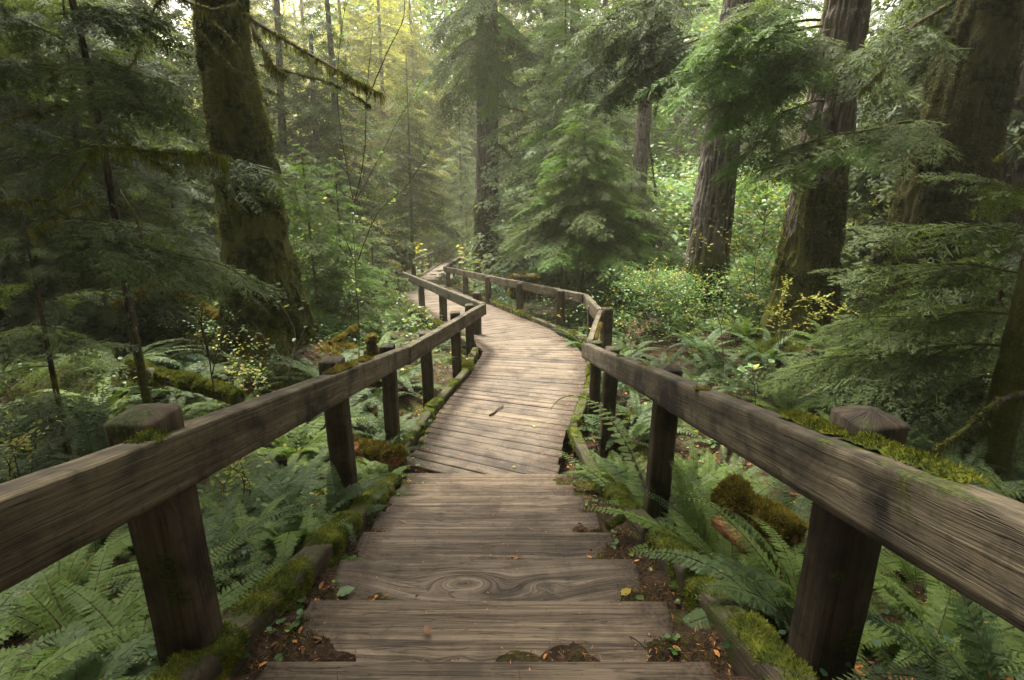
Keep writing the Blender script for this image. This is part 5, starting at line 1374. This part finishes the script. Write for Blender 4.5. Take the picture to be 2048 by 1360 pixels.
twig_shrub(A(430, 800, 5.2), [stem_px([(428, 790), (410, 690), (390, 640), (345, 600)], 5.0), stem_px([(425, 750), (450, 660), (520, 600), (560, 570)], 5.1), stem_px([(420, 720), (405, 640), (415, 590)], 5.0)], .5, 'dark forked twig shrub in front of the foot of the huge mossy trunk', 'leaf_pale', .05, r=.007, seed=13, density=4)
twig_shrub(A(590, 760, 5.0), [stem_px([(575, 760), (590, 670), (560, 610), (540, 590)], 4.9), stem_px([(583, 720), (610, 650), (600, 590)], 4.9), stem_px([(580, 740), (540, 690), (500, 640)], 4.9)], 1.0, 'slender shrub with round pale leaves against the huge mossy trunk', 'leaf_pale', .06, r=.004, seed=15, density=4, bark='twig_pale')
twig_shrub(A(120, 1340, 1.75), [stem_px([(150, 1360), (140, 1300), (110, 1260)], 1.6), stem_px([(150, 1360), (170, 1290), (190, 1240)], 1.65), stem_px([(150, 1360), (200, 1290), (240, 1230)], 1.7)], 1.6, 'low plant with veined oval leaves in the bottom left corner', 'leaf_green', .075, r=.003, seed=17, density=5, cat='plant', name='broadleaf_plant')
twig_shrub(A(800, 560, 12), [stem_px([(770, 620), (755, 590), (730, 580)], 12.5), stem_px([(780, 620), (800, 598), (815, 590)], 12.5), stem_px([(775, 620), (775, 590), (765, 575)], 12.5), stem_px([(770, 620), (740, 600), (715, 600)], 12.5)], 3.0, 'pale green leafy shrub hanging over the corner of the left railing', 'leaf_pale', .07, r=.008, seed=19, density=14)
twig_shrub(A(1560, 640, 8.3), [stem_px([(1560, 700), (1540, 620), (1500, 590)], 8.2), stem_px([(1565, 700), (1590, 610), (1650, 600)], 8.2), stem_px([(1560, 700), (1560, 620), (1570, 560)], 8.2), stem_px([(1560, 680), (1620, 640), (1700, 620)], 8.2)], 3.0, 'flat layered shrub of small lime leaves at the foot of the reddish trunk', 'leaf_yellow', .05, r=.006, seed=21, density=18)
twig_shrub(A(1540, 650, 11), [stem_px([(1520, 640), (1510, 540), (1530, 440), (1500, 380)], 10.5), stem_px([(1520, 620), (1480, 520), (1490, 430)], 10.6), stem_px([(1515, 560), (1550, 500), (1560, 440)], 10.6)], 1.2, 'tall thin shrub with yellow leaves in the gap between grey and reddish trunks', 'leaf_yellow', .06, r=.009, seed=23, density=8)
hb = np.random.default_rng(50)
for k in range(30):                                # huckleberry-like small shrubs
    side = -1 if k % 2 else 1
    for _ in range(50):
        x = side * hb.uniform(1.7, 7.5); y = hb.uniform(3.0, 13)
        if float(inside_dist(np.array([x]), np.array([y]))[0]) > .6: break
    z = gz(x, y); H = hb.uniform(.5, 1.3)
    st = [[(x, y, z), (x + hb.normal(0, .08), y + hb.normal(0, .08), z + H * .5), (x + hb.normal(0, .3), y + hb.normal(0, .3), z + H * hb.uniform(.75, 1.05))] for _ in range(5)]
    mt = ['leaf_green', 'leaf_pale', 'leaf_yellow'][k % 3]
    t = twig_shrub((x, y, z), st, 1.6, 'x', mt, .045, r=.004, seed=60 + k, density=10, name='small_shrub', group='small shrubs among the ferns')
    later(t, {'leaf_green': 'small shrub with round green leaves', 'leaf_pale': 'small shrub with pale leaves', 'leaf_yellow': 'small shrub with yellowing leaves'}[mt], place_of(x, y), (x, y, z + .4))

# ---------------------------------------------------------------- ground cover, moss cushions, litter (nobody could count these)
gc = np.random.default_rng(66)
def sample_ground(n, xr, yr, dmin=.12, falloff=0.0):
    X = gc.uniform(*xr, n * 2); Y = gc.uniform(yr[0], yr[1], n * 2) if falloff == 0 else yr[0] + (yr[1] - yr[0]) * gc.random(n * 2) ** (1 + falloff)
    d = inside_dist(X, Y); k = d > dmin; X, Y = X[k][:n], Y[k][:n]
    return np.stack([X, Y, ground(X, Y)], -1)
def cover(n, xr, yr, size, h, fold, fall=0, dmin=.12, patch=None, up=1.0):
    P = sample_ground(n, xr, yr, dmin, fall)
    if patch is not None: P = P[fbm(P * [patch, patch, 0], 77, 3) > -.08]
    n = len(P); P[:, 2] += gc.random(n) ** 1.5 * h
    D = gc.normal(0, 1, (n, 3)) * [1, 1, .3]; s = size * gc.uniform(.5, 1.4, n)
    return blades(P, D, np.stack([gc.normal(0, .45, n), gc.normal(0, .45, n), np.full(n, up)], -1), s, s * gc.uniform(.55, .85, n), gc.random(n), fold=fold)
G1 = Geo(); G1.merge(cover(26000, (-7, 7), (.6, 9), .035, .14, .1, .5, patch=1.2)); G1.merge(cover(26000, (-13, 13), (7, 22), .06, .32, .1, .4, patch=.8)); G1.merge(cover(26000, (-26, 26), (18, 60), .16, .9, .1, .3))
tag(obj('ground_cover_leaves', G1.mesh('ground_cover_leaves', M['leaf_dark'])), kind='stuff')
G5 = Geo(); G5.merge(cover(6000, (-6, 7), (3, 10), .045, .35, .1, 0, patch=.9)); G5.merge(cover(18000, (-12, 12), (9, 24), .075, .7, .1, .3, patch=.7))
tag(obj('low_ground_cover', G5.mesh('low_ground_cover', M['leaf_green'])), kind='stuff')
G2 = Geo(); G2.merge(cover(30000, (-30, 34), (20, 80), .2, 1.6, .1, .4))
tag(obj('undergrowth_leaves', G2.mesh('undergrowth_leaves', M['leaf_yellow'])), kind='stuff')
def twigs(n, xr, yr, dmin=.12):
    P = sample_ground(n, xr, yr, dmin); g = Geo(); n = len(P); P[:, 2] += .01
    D = gc.normal(0, 1, (n, 3)) * [1, 1, .35]; L = gc.uniform(.05, .35, n)
    g.merge(blades(P, D, gc.normal(size=(n, 3)), L, .006, gc.random(n), .5)); g.merge(blades(P, D, gc.normal(size=(n, 3)), L, .006, gc.random(n), .5)); return g
G3 = twigs(5000, (-7, 7), (.5, 10))
tag(obj('fallen_twigs_litter', G3.mesh('fallen_twigs_litter', M['twig_pale'])), kind='stuff')
G4 = cover(14000, (-6, 6), (.4, 9), .04, .02, .15, .6, dmin=.05)
tag(obj('leaf_litter', G4.mesh('leaf_litter', M['litter'])), kind='stuff')
def moss_mounds():
    g = Geo(); gd = Geo()
    spots = [(-5.4, 6.0, .7, .28, 1), (-4.6, 6.6, .5, .2, 1), (-3.0, 7.0, .55, .16, 1), (-3.6, 6.2, .4, .14, 1), (5.6, 9.2, .6, .3, 2), (4.4, 9.0, .5, .2, 2), (1.4, 1.9, .14, .07, 1), (-1.35, 2.3, .2, .09, 1), (-1.6, 3.4, .25, .10, 2), (-1.75, 4.3, .3, .1, 2), (1.45, 2.7, .25, .1, 1)]
    for k in range(60): 
        x, y = gc.uniform(-8, 8), gc.uniform(2.5, 15); 
        if float(inside_dist(np.array([x]), np.array([y]))[0]) > .35: spots.append((x, y, gc.uniform(.12, .45), gc.uniform(.05, .16), int(gc.choice([0, 1, 1, 2, 2]))))
    G = {0: Geo(), 1: Geo(), 2: Geo()}
    for k, (x, y, r, h, c) in enumerate(spots):
        m = 34; X, Y = np.meshgrid(np.linspace(-1.3, 1.3, m), np.linspace(-1.3, 1.3, m), indexing='ij')
        R2 = X ** 2 + Y ** 2; q = np.stack([X * 1.2 + k * 7, Y * 1.2, 0 * X], -1).reshape(-1, 3)
        f = fbm(q, 12, 4).reshape(X.shape); f2 = fbm(q * 5, 14, 3).reshape(X.shape)
        H = h * (np.exp(-R2 * 1.6) * 1.3 + f * .7 - .42) + h * .18 * f2
        wx, wy = x + X * r, y + Y * r; V = np.stack([wx, wy, ground(wx, wy) + H], -1).reshape(-1, 3)
        N = unit(np.stack([-np.gradient(H, axis=0) * m / 2.6 / r, -np.gradient(H, axis=1) * m / 2.6 / r, np.ones_like(H)], -1).reshape(-1, 3))
        i = np.arange(m - 1)[:, None]; j = np.arange(m - 1)[None]
        Q = np.stack([i * m + j, (i + 1) * m + j, (i + 1) * m + j + 1, i * m + j + 1], -1).reshape(-1, 4)
        kk = (H.ravel()[Q] > -.02).any(1)
        if not kk.any(): continue
        G[c].add(V, Q[kk]); n = int(min(9000, 16000 * r)); q = Q[kk][gc.integers(0, kk.sum(), n)][:, 0]
        D = unit(N[q] + gc.normal(0, .55, (n, 3)))
        s_ = 1 + max(0, y - 5) * .15
        G[c].merge(blades(V[q] + gc.normal(0, r / m, (n, 3)) * [1, 1, .1], D, gc.normal(size=(n, 3)), gc.uniform(.018, .045, n) * s_, .006 * s_, gc.random(n), .4))
    for c, mt in ((0, 'moss_gold'), (1, 'moss_dark'), (2, 'moss')):
        tag(obj('moss_ground_cover', G[c].mesh('moss_ground_cover', M[mt])), kind='stuff')
moss_mounds()

# ---------------------------------------------------------------- logs, sticks and leaves one can point at
def log(name, p0, p1, r, label, mat, mossmat, seed, moss=1.0, n=3000, cat='log', shoot=(.015, .035), w=.006):
    rng = np.random.default_rng(seed); p0, p1 = np.array(p0, float), np.array(p1, float)
    t = thing(name, p0.tolist(), label, cat)
    g, V, N = lumpy((0, 0, 0), p1 - p0, r, rng, seg=40, nl=int(max(24, np.linalg.norm(p1 - p0) / r * 8)), amp=.35, sc=1.0 / r * .5)
    V0, Q0, U0, W0, M0 = g.arrays(); d_ = unit(p1 - p0); al = V @ d_
    q_ = V - al[:, None] * d_ * .85; rough = fbm(q_ * 2.2 / r, seed + 40, 4) * .5 + np.abs(fbm(q_ * 5 / r, seed + 50, 3)) * .7
    V0 = V0 - N * (rough * r * .45)[:, None]; g = Geo().add(V0, Q0, np.stack([(al)[Q0], (rough * .3)[Q0]], -1), W0); V = V0
    obj('wood', g.mesh('log_wood', M[mat]), t)
    if moss > 0:
        sc_ = .35 / r
        m = moss_shell(V, N, g.arrays()[1], seed * 7, .30 - .20 * moss, r * .75, sc_ * 1.3, n * 2, shoot, w * .8, upw=.35)
        if m.V: tag(obj('moss', m.mesh('log_moss', M[mossmat]), t), kind='stuff')
    return t
def lg(px0, py0, px1, py1, y0, y1, *a, **k): log(a[0], A(px0, py0, y0), A(px1, py1, y1), *a[1:], **k)
lg(690, 888, 800, 918, 4.6, 4.25, 'mossy_log', .065, 'short rotting log topped with golden moss at the left end of the lowest tread', 'rotten', 'moss_gold', 1, moss=.8, n=5000)
lg(1450, 985, 1590, 1085, 2.75, 2.35, 'mossy_log', .062, 'thick log wrapped in golden moss beyond the right timber', 'rotten', 'moss_gold', 2, moss=1.4, n=9000)
lg(1430, 1040, 1500, 1100, 2.45, 2.2, 'rotten_log', .038, 'crumbling orange red rotten log under the golden moss log', 'rotten', 'moss', 3, moss=0)
lg(1215, 1055, 1247, 1035, 2.55, 2.62, 'mossy_stick', .018, 'stubby yellow green moss covered stick lying on the right end of a tread', 'beam', 'moss', 4, moss=1.0, n=900, cat='stick', shoot=(.006, .012), w=.003)
lg(320, 560, 440, 640, 9.0, 8.0, 'fallen_branch', .06, 'fallen golden mossy branch slanting left of the huge mossy trunk', 'beam', 'moss_gold', 5, moss=1.6, n=5000)
lg(230, 620, 330, 560, 7.5, 8.0, 'fallen_branch', .06, 'fallen golden mossy branch crossing behind the slim dark stem', 'beam', 'moss_gold', 6, moss=1.6, n=5000)
lg(260, 735, 480, 800, 6.0, 5.4, 'mossy_log', .07, 'long low log with olive moss running toward the huge mossy trunk', 'beam', 'moss', 7, moss=1.4, n=9000)
lg(760, 520, 800, 545, 20, 18, 'mossy_log', .13, 'golden mossy log behind the far left railing corner', 'beam', 'moss_gold', 8, moss=1.4, n=3000, shoot=(.04, .08), w=.02)
lg(660, 690, 715, 655, 8.0, 8.6, 'fallen_branch', .035, 'arched golden mossy branch at the foot of the twiggy shrub', 'beam', 'moss_gold', 9, moss=1.3, n=3000)
lg(748, 722, 742, 668, 6.7, 6.7, 'mossy_stump', .055, 'slim upright stump coated in golden moss behind the left railing', 'beam', 'moss_gold', 10, moss=2.0, n=4000, cat='stump')
def round_stump(px, py, d, r, h, label, seed):
    p = A(px, py, d); rng = np.random.default_rng(seed); t = thing('mossy_stump', p.tolist(), label, 'stump')
    g, V, N = lumpy((0, 0, -.2), (0, 0, h), r, rng, seg=24, nl=14, amp=.4, sc=3); obj('wood', g.mesh('stump', M['beam']), t)
    m = Geo(); m.merge(g); m2 = moss_patch(V[N[:, 2] > -2], N[N[:, 2] > -2], rng, 7000, (.04, .09), .6, w=.02); obj('moss', m2.mesh('stump_moss', M['moss_gold']), t)
round_stump(1045, 585, 15.5, .38, .55, 'round golden mossy stump behind the right railing', 3)
round_stump(800, 530, 21, .5, .7, 'round mossy root mound left of the far railing run', 4)
# the little stick on the boards
def stick(pts, r, label, seed, mat='twig'):
    P = spline(pts, 14); rng = np.random.default_rng(seed); P += rng.normal(0, r * .3, P.shape)
    o = obj('stick', tube(P - P[0], np.linspace(r, r * .5, 14), 6, .3).mesh('stick', M[mat])); o.location = P[0].tolist(); tag(o, label, 'stick')
z0 = .012
stick([on_path(980, 831, z0), on_path(992, 822, .02), on_path(1006, 810, .025)], .016, 'short crooked brown stick lying in the middle of the boardwalk', 1)
def tread_pt(px, py, dz=.006):
    d = ray(px, py); best = None
    for i in range(2, len(STEP)):
        y, z = STEP[i]; t = (z + dz - EYE) / d[2]
        y0_ = STEP[i - 1][0] if i > 2 else y - .45
        if y0_ - .02 <= t <= y + .005: best = np.array([d[0] * t, t, z + dz])
    return best if best is not None else on_path(px, py, dz)
stick([tread_pt(1048, 1164, .012), tread_pt(1085, 1178, .01), tread_pt(1126, 1194, .008)], .0028, 'thin straw coloured stick on the tread with the knot', 2, 'twig_pale')
stick([tread_pt(992, 1060, .01), tread_pt(1010, 1042, .012), tread_pt(1038, 1030, .01)], .002, 'thin curved twig on the middle tread', 3)
stick([tread_pt(740, 1170, .02), tread_pt(800, 1168, .022), tread_pt(860, 1172, .014)], .003, 'long dark twig lying across the left end of the tread with the knot', 4)
stick([tread_pt(832, 1192, .012), tread_pt(868, 1174, .014)], .003, 'short forked dark twig left of the tread knot', 5)
stick([tread_pt(966, 1168, .012), tread_pt(984, 1150, .02), tread_pt(1000, 1128, .012)], .003, 'twig standing over the knot of the tread', 6, 'twig_pale')
stick([tread_pt(637, 1300, .02), tread_pt(638, 1250, .02), tread_pt(640, 1205, .02)], .003, 'pale twig pointing down the left end of the near tread', 7, 'twig_pale')
stick([tread_pt(1230, 1265, .012), tread_pt(1270, 1278, .03), tread_pt(1292, 1300, .02)], .003, 'dark curved twig at the right end of the near tread', 8)
def single_leaf(px, py, L, mat, label, seed, ang=None):
    rng = np.random.default_rng(seed); p = tread_pt(px, py, .014); a = rng.uniform(0, 6.28) if ang is None else ang
    g = blades(np.array([[0, 0, 0.0]]), np.array([[math.cos(a), math.sin(a), .12]]), np.array([[.1, -.1, 1.0]]), L, L * .62, rng.random(), fold=.12)
    o = obj('fallen_leaf', g.mesh('fallen_leaf', M[mat])); o.location = p.tolist(); tag(o, label, 'leaf')
single_leaf(672, 1190, .085, 'leaf_pale', 'yellow green leaf lying at the left end of the near tread', 1, .4)
single_leaf(735, 1098, .06, 'leaf_yellow', 'round yellow leaf on the moss left of the treads', 2)
single_leaf(1242, 1190, .06, 'leaf_gold', 'orange brown leaf at the right end of the tread with the knot', 3)
single_leaf(480, 1352, .08, 'leaf_yellow', 'pale leaf at the bottom edge left of the nearest tread', 4)
single_leaf(1066, 851, .055, 'leaf_yellow', 'small yellow leaf on the boardwalk', 5)
single_leaf(1032, 933, .04, 'leaf_yellow', 'tiny yellow leaf above the lowest tread', 6)
single_leaf(978, 1042, .045, 'leaf_green', 'curled green leaf in the middle of the steps', 7)
single_leaf(858, 1270, .045, 'leaf_red', 'small dark red leaf on the near tread', 8)
single_leaf(823, 915, .06, 'leaf_red', 'brown curled leaf beside the short rotting log', 9)
single_leaf(830, 930, .06, 'leaf_pale', 'pale yellow leaf beside the short rotting log', 10)
single_leaf(1243, 1083, .05, 'leaf_gold', 'orange leaf on the right end of a tread below the fern', 11)

# soil and needles lying on the treads and along the walk
def step_dirt():
    g = Geo(); P, Nn = [], []
    for i in range(2, len(STEP)):
        y, z = STEP[i]; yb = STEP[i - 1][0]; cx = -.075 - .022 * (i - 3)
        nx, ny = 90, 16; X, Y = np.meshgrid(np.linspace(cx - .92, cx + .92, nx), np.linspace(yb - .06, y - .015, ny))
        q = np.stack([X, Y, 0 * X], -1).reshape(-1, 3); f = fbm(q * 5, 40 + i, 4).reshape(X.shape); f2 = fbm(q * 30, 60 + i, 2).reshape(X.shape)
        endd = np.clip((np.abs(X - cx) - .50) / .15, 0, 1.4); back = np.clip((y - .345 - Y) / .09 + 1.0, -1, 1)
        endd = endd * np.clip((y - Y) / .12, .25, 1)
        H = .030 * endd + .026 * back + .065 * f - .017 + .008 * f2
        H = np.where(Y < y - .345, np.maximum(H, -.03), H)
        V = np.stack([X, Y, z - .006 + np.minimum(H, .05)], -1).reshape(-1, 3)
        a = np.arange(ny - 1)[:, None]; b = np.arange(nx - 1)[None]
        g.add(V, np.stack([a * nx + b, a * nx + b + 1, (a + 1) * nx + b + 1, (a + 1) * nx + b], -1).reshape(-1, 4))
        k = (H > .002).ravel(); P.append(V[k])
    tag(obj('soil_litter', g.mesh('soil_litter', M['soil'])), kind='stuff')
    P = np.concatenate(P); n = 15000; B = P[gc.integers(0, len(P), n)] + gc.normal(0, .012, (n, 3)) * [1, 1, .3] + [0, 0, .004]
    g = blades(B, gc.normal(0, 1, (n, 3)) * [1, 1, .25], gc.normal(size=(n, 3)) + [0, 0, 1.5], gc.uniform(.008, .035, n), .0028, gc.random(n), .5)
    n = 650; B = P[gc.integers(0, len(P), n)] + [0, 0, .006]
    g.merge(blades(B, gc.normal(0, 1, (n, 3)) * [1, 1, .3], gc.normal(0, .5, (n, 3)) + [0, 0, 1], gc.uniform(.015, .045, n), gc.uniform(.008, .02, n), gc.random(n), fold=.2))
    # loose bits over the boards
    n = 1500; Y = gc.uniform(.9, 4.7, n); X = gc.uniform(-.85, .6, n); i = np.searchsorted(_sy, Y).clip(0, len(_sy) - 1); Z = _sz[i] + .003
    g.merge(blades(np.stack([X, Y, Z], -1), gc.normal(0, 1, (n, 3)) * [1, 1, .02], np.tile([0, 0, 1.0], (n, 1)) + gc.normal(0, .3, (n, 3)), gc.uniform(.006, .017, n), gc.uniform(.002, .006, n), gc.random(n), .5))
    n = 170; Y = gc.uniform(.9, 9, n); X = gc.uniform(-.85, .6, n); X = np.where(Y > 4.7, X + (Y - 4.7) * .12, X); k = inside_dist(X, Y) < -.1; X, Y = X[k], Y[k]; n = len(X)
    i = np.searchsorted(_sy, Y).clip(0, len(_sy) - 1); Z = np.where(Y < _sy[-1], _sz[i], zpath(Y)) + .006
    g.merge(blades(np.stack([X, Y, Z], -1), gc.normal(0, 1, (n, 3)) * [1, 1, .04], np.tile([0, 0, 1.0], (n, 1)), gc.uniform(.04, .13, n), .0035, gc.random(n) * .4, .5))
    n = 26000; X = gc.uniform(-3, 3, n); Y = gc.uniform(4.7, 14, n); d = inside_dist(X, Y); k = (d < -.01) & (gc.random(n) < np.exp(d * 5.0) + .06); X, Y = X[k], Y[k]; n = len(X)
    g.merge(blades(np.stack([X, Y, zpath(Y) + .004], -1), gc.normal(0, 1, (n, 3)) * [1, 1, .08], np.tile([0, 0, 1.0], (n, 1)) + gc.normal(0, .4, (n, 3)), gc.uniform(.01, .04, n), gc.uniform(.003, .009, n), gc.random(n), .5))
    tag(obj('needle_litter', g.mesh('needle_litter', M['litter'])), kind='stuff')
    # clover and moss on the soil at the tread ends
    Q = P[np.abs(P[:, 0] + .12) > .66]; n = 200; c = Q[gc.integers(0, len(Q), n)]
    g = Geo()
    for k in range(3):
        a = k * 2.094 + gc.uniform(0, 6.28, n); D = np.stack([np.cos(a), np.sin(a), np.full(n, .25)], -1)
        g.merge(blades(c + [0, 0, .018], D, np.tile([0, 0, 1.0], (n, 1)) + gc.normal(0, .25, (n, 3)), gc.uniform(.016, .03, n), gc.uniform(.016, .028, n), gc.random(n), fold=.1))
    tag(obj('clover_ground_cover', g.mesh('clover_ground_cover', M['leaf_green'])), kind='stuff')
    Q = P[np.abs(P[:, 0] + .12) > .60]; Q = Q[fbm(Q * 4, 99, 3) > .0]; n = 14000
    B = Q[gc.integers(0, len(Q), n)] + gc.normal(0, .012, (n, 3)) * [1, 1, .2]
    g = blades(B, gc.normal(0, .5, (n, 3)) + [0, 0, 1], gc.normal(size=(n, 3)), gc.uniform(.008, .022, n), .0035, gc.random(n), .4)
    tag(obj('step_moss_ground_cover', g.mesh('step_moss', M['moss_dark'])), kind='stuff')
step_dirt()
# ---------------------------------------------------------------- the air
def haze():
    me = bpy.data.meshes.new('haze')
    x0, x1, y0, y1, z0, z1 = -158, 158, -20, 200, -14, 58
    v = [(x, y, z) for x in (x0, x1) for y in (y0, y1) for z in (z0, z1)]
    me.from_pydata(v, [], [(0, 1, 3, 2), (4, 6, 7, 5), (0, 4, 5, 1), (2, 3, 7, 6), (0, 2, 6, 4), (1, 5, 7, 3)])
    t = NT('haze'); pv = t.n('ShaderNodeVolumePrincipled', {'Color': (1.0, .97, .74, 1), 'Density': .0016, 'Anisotropy': .2}); t.t.links.new(pv.outputs[0], t.out.inputs['Volume'])
    me.materials.append(t.m); tag(obj('haze', me), kind='stuff')
haze()
settle_labels()
print('SCRIPT', round(time.time() - T0, 1), 's', len(bpy.data.objects), 'objects', sum(len(m.polygons) for m in bpy.data.meshes), 'faces')
